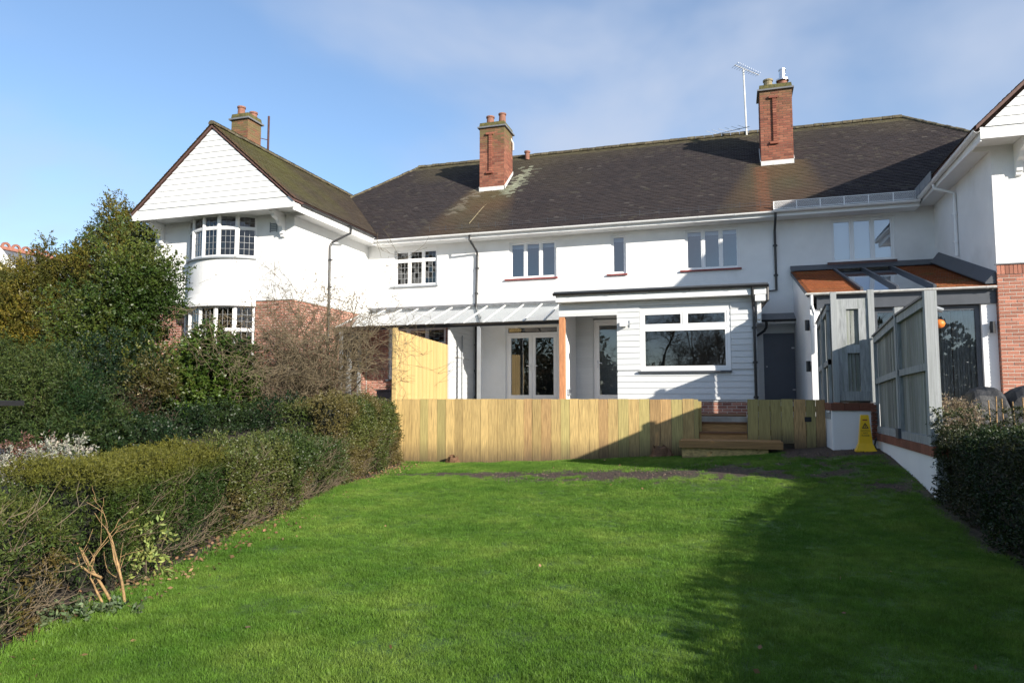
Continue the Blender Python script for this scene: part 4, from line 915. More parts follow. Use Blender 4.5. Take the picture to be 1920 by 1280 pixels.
# grey boarded fence on the retaining wall
def framed_panel(parent, org, ang, w, z0a, z1a, z0b, z1b, mid=.5, nb=8, fw=.10, d=.045):
    """frame rails with recessed upright boards; heights at both ends"""
    xf = frame_xf(org, ang)
    def bar(u0, u1, f0, f1, name='rail'):
        g = lambda u, f: (z0a + (z0b - z0a) * u / w) + f * ((z1a + (z1b - z1a) * u / w) - (z0a + (z0b - z0a) * u / w))
        b = MB(xf); b.hexa([(u0, d, g(u0, f0)), (u1, d, g(u1, f0)), (u1, -.01, g(u1, f0)), (u0, -.01, g(u0, f0)), (u0, d, g(u0, f1)), (u1, d, g(u1, f1)), (u1, -.01, g(u1, f1)), (u0, -.01, g(u0, f1))]); b.build(name, 'grey_timber', parent)
    H = z1a - z0a; r = fw / H
    bar(0, w, 1 - r * 1.2, 1); bar(0, w, mid - r / 2, mid + r / 2); bar(0, w, 0, r * 1.2); bar(0, .05, r, 1 - r, 'stile'); bar(w - .05, w, r, 1 - r, 'stile')
    for k in range(nb):
        u0, u1 = .05 + (w - .1) * k / nb, .05 + (w - .1) * (k + 1) / nb; g0 = lambda u: z0a + (z0b - z0a) * u / w; g1 = lambda u: z1a + (z1b - z1a) * u / w; o_ = rnd.uniform(-.006, .006)
        b = MB(xf); b.hexa([(u0 + .002, -.012 + o_, g0(u0)), (u1 - .002, -.012 - o_, g0(u1)), (u1 - .002, -.035, g0(u1)), (u0 + .002, -.035, g0(u0)), (u0 + .002, -.012 + o_, g1(u0) - .03), (u1 - .002, -.012 - o_, g1(u1) - .03), (u1 - .002, -.035, g1(u1) - .03), (u0 + .002, -.035, g1(u0) - .03)]); b.build('board', 'bare_timber', parent)
    b = MB(xf); b.hexa([(0, d + .03, z1a), (w, d + .03, z1b), (w, -.05, z1b), (0, -.05, z1a), (0, d + .03, z1a + .03), (w, d + .03, z1b + .03), (w, -.05, z1b + .03), (0, -.05, z1a + .03)]); b.build('capping', 'dark_grey', parent)
XF = 2.62
gf = thing('grey_fence', (XF, 13, -.7), 'weathered grey panelled fence with tall pale end post by the right hedge', 'fence')
framed_panel(gf, (XF, 14.98), R(-90), 1.92, -.66, 1.15, -.66, 1.33, mid=.53, nb=9); framed_panel(gf, (XF, 12.94), R(-90), 1.83, -.66, 1.33, -.66, 1.40, mid=.53, nb=9)
for y, zt in ((11.02, 1.47), (13.0, 1.48)): piece('post', 'grey_timber', gf, (XF - (.075 if y < 12 else .06), y - .06, -.66), (XF + .075, y + .06, zt))
b = MB(); b.box((XF - .09, 12.9, -.66), (XF - .03, 13.1, -.50)); b.build('post_shoe', 'dark_grey', gf)
gp = thing('grey_fence', (2.25, 15.1, -.1), 'tall narrow grey fence panel with slotted centre above the white plinth', 'fence')
for x0, x1, zt in ((1.86, 1.965, 2.06), (2.52, 2.63, 2.08)): piece('post', 'grey_timber', gp, (x0, 15.04, -.09), (x1, 15.15, zt))
xf = frame_xf((1.965, 15.09), 0); w = .555
def gbar(u0, u1, z0, z1, n='rail', m='grey_timber', v0=-.02, v1=.02): b = MB(xf); b.box((u0, v0, z0), (u1, v1, z1)); b.build(n, m, gp)
gbar(0, w, 1.72, 1.92); gbar(0, .17, .12, 1.72, 'stile'); gbar(w - .17, w, .12, 1.72, 'stile'); gbar(.17, w - .17, .86, 1.02, 'rail', v1=.03); gbar(0, w, -.06, .12, 'rail', v1=.035)
for k in range(3):
    a = .17 + .215 / 3 * k; gbar(a + .006, a + .215 / 3 - .004, .12, 1.72, 'board', 'bare_timber', -.045, -.025)
gs_ = thing('grey_fence', (1.9, 16.5, -.3), 'grey panelled fence running back to the lean-to beside the grey door', 'fence')
framed_panel(gs_, (1.84, 16.98), R(-90), .86, -.42, 1.62, -.42, 1.72, mid=.5, nb=5); framed_panel(gs_, (1.84, 16.02), R(-90), .84, -.42, 1.72, -.42, 1.82, mid=.5, nb=5); piece('post', 'grey_timber', gs_, (1.78, 16.01, -.42), (1.90, 16.13, 1.86))
# white rendered plinth and retaining wall with brick coping
rt = thing('retaining_wall', (2.2, 15.5, -1.1), 'white rendered retaining wall with brown brick coping under the grey fence', 'wall')
b = MB(); b.box((1.81, 15.06, -1.6), (2.56, 16.6, -.25)); b.build('plinth', 'smooth_render', rt, bevel=.015)
b = MB(); b.box((2.56, 14.97, -1.6), (2.72, 15.2, -.12)); b.box((2.58, 10.9, -1.9), (2.72, 14.97, -.80)); b.build('wall', 'smooth_render', rt)
def coping(a, c, ax, z0, z1, s=.222):
    n = max(1, int(abs(c[ax] - a[ax]) / s)); st_ = (c[ax] - a[ax]) / n
    for k in range(n):
        p, q = list(a), list(c); p[ax] = a[ax] + st_ * k + .004; q[ax] = a[ax] + st_ * (k + 1) - .004; p[2], q[2] = z0, z1; piece('coping_brick', 'coping_brick', rt, p, q)
coping((1.79, 15.03, 0), (2.55, 15.26, 0), 0, -.25, -.105); coping((1.79, 15.27, 0), (2.02, 16.6, 0), 1, -.25, -.105)
coping((2.555, 10.9, 0), (2.73, 15.0, 0), 1, -.80, -.665)
z = -.80
while z < -.14: piece('coping_brick', 'coping_brick', rt, (2.50, 14.93, z), (2.60, 15.055, z + .066)); z += .075
b = MB(); b.tube([(2.60, 14.93, -.72), (2.54, 14.9, -.78), (2.51, 14.88, -.90), (2.55, 14.86, -1.02), (2.62, 14.85, -1.08)], .02, 6); hose = b.build('hose', 'black_plastic', None)
tag(hose, 'short loop of black hose beside the yellow sign', 'hose')
# yellow warning sign
ys = thing('warning_sign', (2.30, 14.66, -1.08), 'yellow plastic wet-floor cone sign standing against the white plinth', 'sign')
sx, sy, sz = 2.32, 14.66, float(gz(2.32, 14.66)) - .012
prof = [(.175, 0.), (.175, .03), (.16, .045), (.138, .10), (.115, .16), (.068, .66), (.063, .68)]
b = MB(); rings = [[(sx - h, sy - h * .62, sz + z), (sx + h, sy - h * .62, sz + z), (sx + h, sy + h * .62, sz + z), (sx - h, sy + h * .62, sz + z)] for h, z in prof]
for r0, r1 in zip(rings, rings[1:]):
    for k in range(4): b.face([r0[k], r0[(k + 1) % 4], r1[(k + 1) % 4], r1[k]])
b.face(rings[-1]); b.face(rings[0][::-1]); b.build('body', 'yellow_plastic', ys, bevel=.006)
def face_y(z): 
    h = .115 + (.068 - .115) * (z - .16) / .50; return sy - h * .62 - .004
def facept(x, z): return (sx + x, face_y(z), sz + z)
b = MB(); b.face([facept(-.04, .575), facept(.04, .575), facept(.04, .60), facept(-.04, .60)]); b.build('slot', 'print_red', ys)
b = MB(); T = [(-.058, .432), (.058, .432), (0, .540)]; I = [(-.034, .447), (.034, .447), (0, .508)]
for k in range(3): b.face([facept(*T[k]), facept(*T[(k + 1) % 3]), facept(*I[(k + 1) % 3]), facept(*I[k])])
b.face([facept(-.005, .458), facept(.005, .458), facept(.007, .488), facept(-.007, .488)]); b.face([facept(-.005, .446), facept(.005, .446), facept(.005, .454), facept(-.005, .454)]); b.build('symbol', 'print_black', ys)
def text(s, z, size, parent):
    cu = bpy.data.curves.new('lettering', 'FONT'); cu.body = s; cu.size = size; cu.align_x = 'CENTER'; cu.align_y = 'CENTER'
    o = bpy.data.objects.new('tmp', cu); COL.objects.link(o); dg = bpy.context.evaluated_depsgraph_get(); me = bpy.data.meshes.new_from_object(o.evaluated_get(dg)); bpy.data.objects.remove(o)
    for v in me.vertices: x_, z_ = v.co.x, v.co.y + z; v.co = facept(x_, z_)
    me.materials.clear(); me.materials.append(MATS['print_black']); t = bpy.data.objects.new('lettering', me); COL.objects.link(t); attach(t, parent)
text('CAUTION', .390, .036, ys); text('WET', .345, .040, ys); text('FLOOR', .298, .042, ys)
#VEG
# ------------------------------------------------------------------ foliage helpers
def unit(v): return v / np.maximum(np.linalg.norm(v, axis=1, keepdims=True), 1e-9)
def leaf_mesh(name, P, A, L, W, C, m, bend=.15):
    """many small folded leaves in one mesh; P base points, A leaf axes, L lengths, W half widths, C colours"""
    n = len(P); L = np.broadcast_to(np.asarray(L, float), (n,))[:, None]; W = np.broadcast_to(np.asarray(W, float), (n,))[:, None]
    B = unit(np.cross(A, rng.normal(size=(n, 3)))); N = np.cross(A, B)
    V = np.stack([P, P + A * L * .5 + B * W - N * L * bend * .3, P + A * L + N * L * bend * -.6, P + A * L * .5 - B * W - N * L * bend * .3], 1).reshape(-1, 3)
    F = np.arange(4 * n).reshape(n, 4)
    return mesh_np(name, V, F, C, m)
def link_mesh(name, me, parent=None):
    o = bpy.data.objects.new(name, me); COL.objects.link(o); attach(o, parent); return o
def sprays(C, D, Ls, k, spread=.7):
    """k leaves strung along each short shoot: returns leaf points, axes and shoot index"""
    n = len(C); i = np.repeat(np.arange(n), k); t = rng.random(n * k); Ls = np.broadcast_to(np.asarray(Ls, float), (n,))
    P = C[i] + D[i] * (Ls[i] * t)[:, None] + rng.normal(size=(n * k, 3)) * .006
    return P, unit(D[i] * .8 + rng.normal(size=(n * k, 3)) * spread), i
def colours(P, base, alt, seed, scale=1.2, jitter=.25, mix=1.):
    n = vnoise(P, scale, seed) * .6 + vnoise(P, scale * 3.1, seed + 1) * .4
    t = np.clip((n - .35) / .3, 0, 1)[:, None] * mix; c = np.array(base) * (1 - t) + np.array(alt) * t
    return np.clip(c * (1 + rng.normal(size=(len(P), 1)) * jitter), .004, 1) * (1 + rng.normal(size=(len(P), 3)) * .06)
def dirs(n): return unit(rng.normal(size=(n, 3)))
def crown_pts(blobs, n, depth=.35, seed=0, amp=.28, scale=.9):
    """shoot bases spread through lumpy ellipsoids, most of them near the skin"""
    w = np.array([b[3] * b[4] + b[4] * b[5] + b[3] * b[5] for b in blobs]); w = w / w.sum(); out = []; dd = []
    for b, q in zip(blobs, w):
        m = max(10, int(n * q)); d = dirs(m); r = 1 - np.abs(rng.normal(size=m)) * depth; r = np.clip(r, .15, 1.05)
        c = np.array(b[:3]); R_ = np.array(b[3:6]); p0 = c + d * R_; lump = 1 + (vnoise(p0, scale, seed) - .5) * 2 * amp + (vnoise(p0, scale * 2.7, seed + 5) - .5) * amp
        out.append(c + d * R_ * (r * lump)[:, None]); dd.append(unit(d / R_ * R_.mean()))
    return np.concatenate(out), np.concatenate(dd)
def limb(b, p, d, L, r, lvl, spread=.55, n=3, up=.1, seg=4, kink=.16, sides=5, shrink=.66, rmin=.0):
    """recursive branching limb, tapered, bent at every segment"""
    pts = [Vector(p)]; d = Vector(d).normalized(); r = max(r, rmin); rs = [r]
    for k in range(seg):
        d = (d + Vector((rnd.gauss(0, kink), rnd.gauss(0, kink), rnd.gauss(0, kink) + up * .25))).normalized(); pts.append(pts[-1] + d * (L / seg)); rs.append(max(rmin * .7, r * (1 - .55 * (k + 1) / seg)))
    b.tube(pts, rs, sides if lvl > 1 else 3, cap=False)
    if lvl <= 0: return
    for j in range(n):
        k = rnd.randint(1, seg); q = pts[k]; a = Vector((rnd.gauss(0, 1), rnd.gauss(0, 1), rnd.gauss(0, .7))).normalized()
        nd = (d * (1 - spread) + a * spread + Vector((0, 0, up))).normalized(); limb(b, q, nd, L * shrink * rnd.uniform(.75, 1.2), rs[k] * .6, lvl - 1, spread, n, up, max(2, seg - 1), kink, sides, shrink, rmin)
def trunk(parent, base, h, r, lean=(0, 0), lvl=2, n=4, m='bark', name='trunk', spread=.6):
    b = MB(); limb(b, base, (lean[0], lean[1], 1), h, r, lvl, spread, n, .15, 5, .07); return b.build(name, m, parent, smooth=True)

# ------------------------------------------------------------------ hedges
def hedge(name, label, Y0, Y1, top, th, face, cols, nshoot, k, L, W, m, shoot=.10, seed=0, rough=.10, sgn=-1, group=None, twigs=220, bald=None, cap=None):
    """clipped hedge along Y: face(Y) is the side towards the lawn, the body lies on the sgn side of it"""
    ym = (Y0 + Y1) / 2; t = thing(name, (float(face(ym)), ym, float(gz(face(ym) + .3 * -sgn, ym))), label, 'hedge', group)
    s = rng.random(nshoot); Yv = Y0 + (Y1 - Y0) * s; fx = face(Yv); zb = gz(fx - sgn * .25, Yv) - .02; zt = top(Yv) if callable(top) else np.full(nshoot, top)
    h = zt - zb; q = rng.random(nshoot); tot = h + th * .8; u = q * tot; side = u < h
    X = np.where(side, fx, fx + sgn * (u - h) / .8); Z = np.where(side, zb + u, zt); N = np.where(side[:, None], np.array([-sgn, 0, .12]), np.array([0, 0, 1.])); N = N.copy()
    # end faces
    e = rng.random(nshoot) < .18; Ye = np.where(rng.random(nshoot) < .5, Y0, Y1); Yv2 = np.where(e, Ye, Yv); fx2 = face(Yv2)
    X = np.where(e, fx2 + sgn * rng.random(nshoot) * th, X); Z = np.where(e, zb + rng.random(nshoot) * h, Z); N[e] = 0; N[e, 1] = np.where(Ye[e] == Y0, -1, 1); Yv = Yv2
    # rounded shoulders
    P = np.stack([X, Yv, Z], 1); dz = np.clip((Z - (zt - .22)) / .22, 0, 1); P[:, 0] += np.where(side & ~e, sgn * .14 * dz ** 2, 0)
    sh = np.clip(1 - (u - h) / .2, 0, 1); P[:, 2] -= np.where(~side & ~e, .09 * sh ** 2, 0)
    P += N * ((vnoise(P, 1.3, seed) - .5) * rough * 2.4 + (vnoise(P, 4.1, seed + 1) - .5) * rough * 1.6)[:, None]
    P -= N * (np.abs(rng.normal(size=nshoot)) * .085)[:, None]
    if bald is not None: keepm = rng.random(nshoot) > bald(P); P, N = P[keepm], N[keepm]
    D = unit(N * .75 + rng.normal(size=P.shape) * .55 + np.array([0, 0, .35]))
    lp, la, i = sprays(P, D, shoot * rng.uniform(.5, 1.4, len(P)), k, .75)
    c = colours(lp, cols[0], cols[1], seed + 7, 1.1, .28)
    if cap is not None: w = (np.clip((lp[:, 2] - (float(np.mean(zt)) - .16)) / .16, 0, 1) * .75)[:, None]; c = c * (1 - w) + np.array(cap) * w * (1 + rng.normal(size=(len(c), 1)) * .2)
    if len(cols) > 2:
        w = (np.clip((vnoise(lp, 1.6, seed + 20) - .56) / .12, 0, 1) * .8)[:, None]; c = c * (1 - w) + np.array(cols[2]) * w
    link_mesh('foliage', leaf_mesh('foliage', lp, la, L * rng.uniform(.6, 1.3, len(lp)), W * rng.uniform(.7, 1.3, len(lp)), np.repeat(np.clip(c, .004, 1), 4, 0), m), t)
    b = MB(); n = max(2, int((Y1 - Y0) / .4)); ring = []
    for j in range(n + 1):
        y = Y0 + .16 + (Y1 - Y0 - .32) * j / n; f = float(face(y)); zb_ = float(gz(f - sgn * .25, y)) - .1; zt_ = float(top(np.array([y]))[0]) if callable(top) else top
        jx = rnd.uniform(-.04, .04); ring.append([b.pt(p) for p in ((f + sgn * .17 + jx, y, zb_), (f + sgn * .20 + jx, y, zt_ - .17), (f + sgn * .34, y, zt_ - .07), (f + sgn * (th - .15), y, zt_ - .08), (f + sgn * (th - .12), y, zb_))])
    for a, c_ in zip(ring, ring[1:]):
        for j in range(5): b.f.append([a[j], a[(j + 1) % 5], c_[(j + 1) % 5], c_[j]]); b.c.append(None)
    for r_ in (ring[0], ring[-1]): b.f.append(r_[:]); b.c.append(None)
    b.build('light_block_core', 'core', t)  # solid dark core added inside the foliage to block light
    b = MB()
    for j in range(twigs):
        y = rnd.uniform(Y0 + .1, Y1 - .1); f = float(face(y)); z = float(gz(f - sgn * .25, y)) + rnd.random() ** 1.6 * .75
        limb(b, (f + sgn * .12, y, z), (-sgn * rnd.uniform(.2, 1), rnd.gauss(0, .7), rnd.uniform(.1, 1)), rnd.uniform(.12, .34), .005, 1, .5, 2, .2, 3, .2, 3)
    b.build('twigs', 'twig', t); return t
def _fl(Y): return hx(np.asarray(Y, float))
fl = lambda Y: hx(np.asarray(Y, float))
def smooth_top(y0, y1, z0, z1): return lambda Y: z0 + (z1 - z0) * sm(Y, y0, y1)
G1, G2 = 'left boundary hedge sections', 'right boundary hedge'
hedge('hedge', 'loose straggly hedge with bare brown stems at the near left corner', 1.2, 4.15, -.86, 1.5, lambda Y: fl(Y) + .02, [(.036, .064, .012), (.080, .095, .018), (.12, .080, .024)], 5200, 13, .036, .0055, 'needle', .14, 101, .16, group=G1, twigs=260, bald=lambda P: np.clip((-.9 - P[:, 2]) / .5, 0, .62))
hedge('hedge', 'clipped dark green yew hedge block with golden top in the left foreground', 4.6, 6.95, smooth_top(4.6, 6.5, -.70, -.62), 1.35, lambda Y: fl(Y) - .06, [(.024, .048, .008), (.062, .084, .013)], 7600, 13, .032, .0048, 'needle', .10, 111, .09, group=G1, twigs=150, cap=(.115, .108, .016), bald=lambda P: np.clip((-1.15 - P[:, 2]) / .3, 0, .8))
hedge('hedge', 'mixed grey-green hedge section running from the yew block to the taller end', 6.85, 11.4, smooth_top(7, 11, -.68, -.74), 1.3, lambda Y: fl(Y) + .02, [(.042, .068, .015), (.085, .100, .024), (.12, .092, .034)], 8200, 12, .034, .0085, 'leaf', .11, 121, .13, group=G1, twigs=460, bald=lambda P: np.clip((-1.25 - P[:, 2]) / .25, 0, .7))
hedge('hedge', 'taller olive hedge end meeting the yellow screen fence', 11.1, 15.75, -.14, 1.25, lambda Y: fl(Y) - .16, [(.054, .078, .017), (.105, .115, .028), (.135, .105, .036)], 7600, 12, .036, .0095, 'leaf', .13, 131, .13, group=G1, twigs=420)
hedge('hedge', 'dense dark clipped hedge along the right side of the lawn', -4.5, 10.9, lambda Y: np.interp(Y, [4.5, 7.7, 10.9], [-.14, -.28, -.46]), 1.15, lambda Y: np.full(np.shape(Y), 2.56) if np.ndim(Y) else 2.56, [(.018, .036, .010), (.036, .058, .016), (.040, .046, .016)], 12500, 11, .036, .0085, 'leaf', .09, 141, .07, sgn=1, group=G2, twigs=50, cap=(.070, .085, .018))

# ------------------------------------------------------------------ shrubs and trees of the left garden
def shrub(name, label, cat, base, blobs, nshoot, k, L, W, m, cols, shoot, seed, group=None, depth=.32, up=.25, amp=.28, scale=.9, th=1.5, tr=.06, spread=.8, lv=2):
    base = (base[0], base[1], float(gz(base[0], base[1])) - .03); t = thing(name, base, label, cat, group)
    P, N = crown_pts(blobs, nshoot, depth, seed, amp, scale); D = unit(N * .7 + rng.normal(size=P.shape) * .5 + np.array([0, 0, up]))
    lp, la, i = sprays(P, D, shoot * rng.uniform(.5, 1.5, len(P)), k, spread)
    c = colours(lp, cols[0], cols[1], seed + 3, .8, .25)
    if len(cols) > 2: w = (np.clip((vnoise(lp, 1.3, seed + 9) - .6) / .1, 0, 1) * .8)[:, None]; c = c * (1 - w) + np.array(cols[2]) * w
    lp[:, 2] = np.maximum(lp[:, 2], gz(lp[:, 0], lp[:, 1]) + .01)
    link_mesh('crown', leaf_mesh('crown', lp, la, L * rng.uniform(.6, 1.35, len(lp)), W * rng.uniform(.7, 1.3, len(lp)), np.repeat(np.clip(c, .004, 1), 4, 0), m), t)
    trunk(t, base, th, tr, (rnd.uniform(-.1, .1), rnd.uniform(-.1, .1)), lv); return t
GG = 'evergreens of the left garden'
shrub('holly_tree', 'tall glossy dark green holly in front of the left wing', 'tree', (-15.0, 14.5), [(-14.95, 14.6, 3.15, 1.0, 1.0, 1.25), (-15.5, 14.4, 1.95, 1.35, 1.2, 1.4), (-14.6, 14.4, 1.9, 1.0, 1.1, 1.4), (-15.1, 14.3, .7, 1.7, 1.2, 1.1), (-14.3, 14.4, 2.7, .6, .7, .8), (-13.8, 14.5, 3.0, .34, .4, .6), (-13.6, 14.5, 2.25, .34, .4, .3)],
      6200, 13, .075, .019, 'leaf_gloss', [(.030, .056, .010), (.090, .112, .020)], .24, 201, GG, th=1.7, tr=.09, amp=.55, scale=1.3, up=.3, depth=.42)
shrub('yew_tree', 'golden olive yew with spiky top behind the holly', 'tree', (-20.4, 19), [(-20.2, 19, 4.1, 1.4, 1.4, 1.8), (-21.6, 19, 3.3, 1.4, 1.3, 1.7), (-20.4, 18.8, 2.2, 2.0, 1.5, 1.8), (-20.45, 19, 5.9, .36, .36, .95), (-19.7, 18.8, 5.5, .42, .4, .85), (-21.2, 19, 5.3, .34, .34, .75), (-21.9, 19, 4.9, .34, .34, .7), (-20.05, 19, 5.6, .3, .3, .6), (-18.8, 18.4, 4.5, .9, .9, 1.2), (-17.7, 17.7, 4.3, .8, .8, .9)], 7600, 17, .085, .017, 'needle', [(.045, .056, .012), (.135, .115, .016)], .32, 211, GG, th=2.6, tr=.13, up=.8, amp=.3)
shrub('yew_tree', 'broad golden yew at the left edge below the neighbouring roof', 'tree', (-24.0, 18.5), [(-24.2, 18.6, 2.9, 2.0, 1.5, 1.6), (-22.6, 18.2, 2.3, 1.6, 1.4, 2.0), (-26.3, 18.8, 2.5, 1.7, 1.5, 1.5), (-24.0, 17.6, .9, 3.0, 1.5, 1.7), (-22.75, 18.5, 4.7, .28, .28, .85), (-23.3, 18.5, 4.3, .4, .35, .6), (-24.2, 18.5, 4.3, .4, .4, .5), (-22.2, 18.4, 4.2, .4, .35, .6), (-25.2, 18.5, 3.9, .5, .4, .5)], 9000, 17, .085, .017, 'needle', [(.060, .064, .011), (.165, .130, .016)], .32, 221, GG, th=2.2, tr=.13, up=.7, amp=.3)
shrub('conifer_bush', 'dark feathery conifer at the left edge behind the dark slab', 'bush', (-12.4, 10), [(-13.4, 10.4, -.15, 1.5, 1.1, 1.1), (-12.2, 10.0, -.35, 1.3, 1.0, .95), (-11.4, 10.2, -.6, .9, .8, .7), (-14.0, 10.8, .25, 1.2, 1.0, .9), (-11.0, 9.4, -.85, .9, .7, .5)], 5600, 15, .06, .011, 'needle', [(.012, .032, .008), (.046, .066, .014)], .26, 231, GG, th=.8, tr=.05, up=.15, amp=.35)
shrub('dark_shrub', 'blue-green small-leaved shrub filling the middle of the left garden', 'bush', (-13.6, 12.9), [(-13.6, 12.9, .3, 1.1, .9, 1.2), (-14.5, 12.6, -.1, 1.1, .9, .9), (-12.7, 12.7, -.2, 1.0, .8, .8), (-13.5, 12.2, -.5, 1.5, .8, .6)], 3600, 13, .05, .014, 'leaf_gloss', [(.012, .028, .011), (.034, .050, .020)], .2, 241, GG, th=.7, tr=.04, amp=.35)
shrub('red_shrub', 'low rusty brown shrub beside the dark laurel', 'bush', (-11.9, 11.9), [(-12.0, 11.9, -.35, .5, .45, .42), (-11.5, 11.8, -.5, .4, .4, .3), (-12.5, 11.9, -.5, .4, .4, .3), (-11.8, 12., .0, .2, .2, .3)], 330, 8, .05, .008, 'leaf', [(.050, .034, .016), (.085, .048, .022), (.035, .050, .014)], .42, 251, th=.6, tr=.02, spread=1., amp=.9, scale=2.2, depth=.6)
shrub('yellow_shrub', 'bright yellow-green shrub above the rusty brown one', 'bush', (-12.3, 12.5), [(-12.2, 12.5, .42, .5, .45, .4), (-11.7, 12.5, .25, .35, .3, .3)], 380, 9, .07, .015, 'leaf', [(.065, .090, .014), (.13, .135, .024), (.075, .060, .018)], .24, 261, th=.7, tr=.02, amp=.8, scale=2., depth=.5)
shrub('laurel', 'dark green broad-leaved laurel below the bow window', 'bush', (-11.7, 13.9), [(-11.75, 13.9, .35, .95, .8, 1.1), (-11.2, 13.7, -.15, .8, .7, .75), (-12.3, 13.8, .0, .75, .7, .8), (-11.9, 14.0, 1.1, .6, .55, .55), (-11.0, 14., .75, .5, .5, .5)], 2100, 12, .095, .024, 'leaf_gloss', [(.016, .042, .008), (.060, .098, .015)], .2, 271, GG, th=1.5, tr=.05, up=.1)
shrub('ground_shrub', 'low dark green ground shrub behind the hedge', 'bush', (-10.6, 11.5), [(-11.4, 11.4, -.75, 1.0, .8, .42), (-10.3, 12.2, -.6, 1.0, .9, .45), (-9.4, 13.2, -.45, .8, .8, .42), (-10.2, 10.4, -.8, .9, .7, .35)], 2600, 11, .05, .014, 'leaf_gloss', [(.010, .026, .008), (.028, .046, .015)], .14, 281, GG, th=.4, tr=.03)
shrub('silver_shrub', 'pale silvery grey plant beside the near left hedge', 'plant', (-8.9, 7.5), [(-8.8, 7.5, -.85, .42, .35, .22), (-9.3, 7.3, -.95, .3, .3, .16)], 420, 10, .045, .009, 'leaf', [(.26, .26, .20), (.38, .37, .30)], .14, 291, th=.3, tr=.012)
shrub('dead_plant', 'reddish dead-leaved plant left of the silver plant', 'plant', (-9.6, 7.6), [(-9.6, 7.6, -.88, .45, .35, .22)], 260, 8, .05, .008, 'leaf', [(.13, .06, .045), (.20, .13, .09)], .16, 296, th=.3, tr=.012)
# bare deciduous shrub in front of the brick wall
def bare_shrub(name, label, base, n, h, reach, seedlvl=3, r=.022, group=None, lean=(0, 0), m='twig', leaves=0, cat='bush'):
    base = (base[0], base[1], float(gz(base[0], base[1])) - .04); t = thing(name, base, label, cat, group); b = MB(); tips = []
    for k in range(n):
        a = rnd.random() * 6.28; q = rnd.random() ** .6; d = (math.cos(a) * reach * q + lean[0], math.sin(a) * reach * q * .6 + lean[1], 1.)
        limb(b, (base[0] + math.cos(a) * .35 * q, base[1] + math.sin(a) * .25 * q, base[2]), d, h * rnd.uniform(.55, 1.05), r * rnd.uniform(.5, 1.1), seedlvl, .62, 4, .03, 5, .24, 4, .50, .0048)
    b.build('stems', m, t)
    if leaves:
        V = np.array(b.v); i = rng.integers(0, len(V), leaves); P = V[i]; link_mesh('leaves', leaf_mesh('leaves', P, dirs(leaves), .03, .008, np.repeat(colours(P, (.13, .10, .03), (.10, .11, .03), 77, 1.), 4, 0), 'leaf'), t)
    return t
mat('shrub_twig', (.135, .105, .062), .85, var=.35, vs=6)
bare_shrub('bare_shrub', 'leafless tangled brown shrub in front of the left wing brickwork', (-9.95, 15.2), 86, 3.0, .64, 3, .018, m='shrub_twig', leaves=4200)
bare_shrub('bare_shrub', 'small leafless shrub crossing the laurel beneath the bow window', (-10.7, 14.3), 26, 2.0, .85, 3, .012, m='shrub_twig', leaves=600)
# cut brown branches, yellow-leaved seedling and weeds at the hedge foot
cb = thing('cut_branches', (-4.62, 4.35, -1.58), 'bare orange-brown cut branches sticking out of the near left hedge', 'branches')
for k, (p, d, L_, r) in enumerate((((-4.50, 4.38, -1.62), (-.55, -.25, 1.), .62, .013), ((-4.46, 4.42, -1.62), (-.25, .05, 1.), .66, .012), ((-4.55, 4.33, -1.62), (-.2, -.2, 1.), .30, .012), ((-4.58, 4.30, -1.35), (-1., -.55, .38), .55, .010), ((-4.50, 4.42, -1.45), (-.7, .1, .8), .50, .008))):
    b = MB(); limb(b, p, d, L_, r, 2, .45, 2, .05, 6, .13, 7, .55, .003); b.build('branch', 'cut_branch', cb, smooth=True)
shrub('seedling', 'pale yellow-green leafy seedling at the foot of the yew hedge', 'plant', (-4.98, 5.15), [(-5.0, 5.15, -1.28, .18, .18, .2), (-4.88, 5.1, -1.42, .16, .14, .1), (-5.15, 5.1, -1.2, .14, .14, .14)], 90, 8, .05, .011, 'leaf', [(.13, .19, .035), (.24, .28, .08)], .14, 301, th=.3, tr=.008)
shrub('weed', 'low grey-green weed on the lawn edge at the near left', 'plant', (-4.45, 3.95), [(-4.45, 3.95, -1.53, .22, .18, .06), (-4.3, 4.2, -1.55, .14, .12, .05)], 120, 7, .04, .010, 'leaf', [(.075, .12, .05), (.11, .15, .07)], .06, 311, th=.05, tr=.004, lv=0)
tb = thing('garden_table', (-8.0, 6.0, -.8), 'dark slab of a garden table at the left edge', 'table')
piece('table_top', 'black_plastic', tb, (-9.4, 5.95, -.095), (-7.98, 6.30, -.035))
for x, y in ((-9.3, 6.02), (-8.6, 6.02), (-9.3, 6.22), (-8.6, 6.22)): piece('leg', 'dark_grey', tb, (x - .03, y - .03, -1.4), (x + .03, y + .03, -.075))
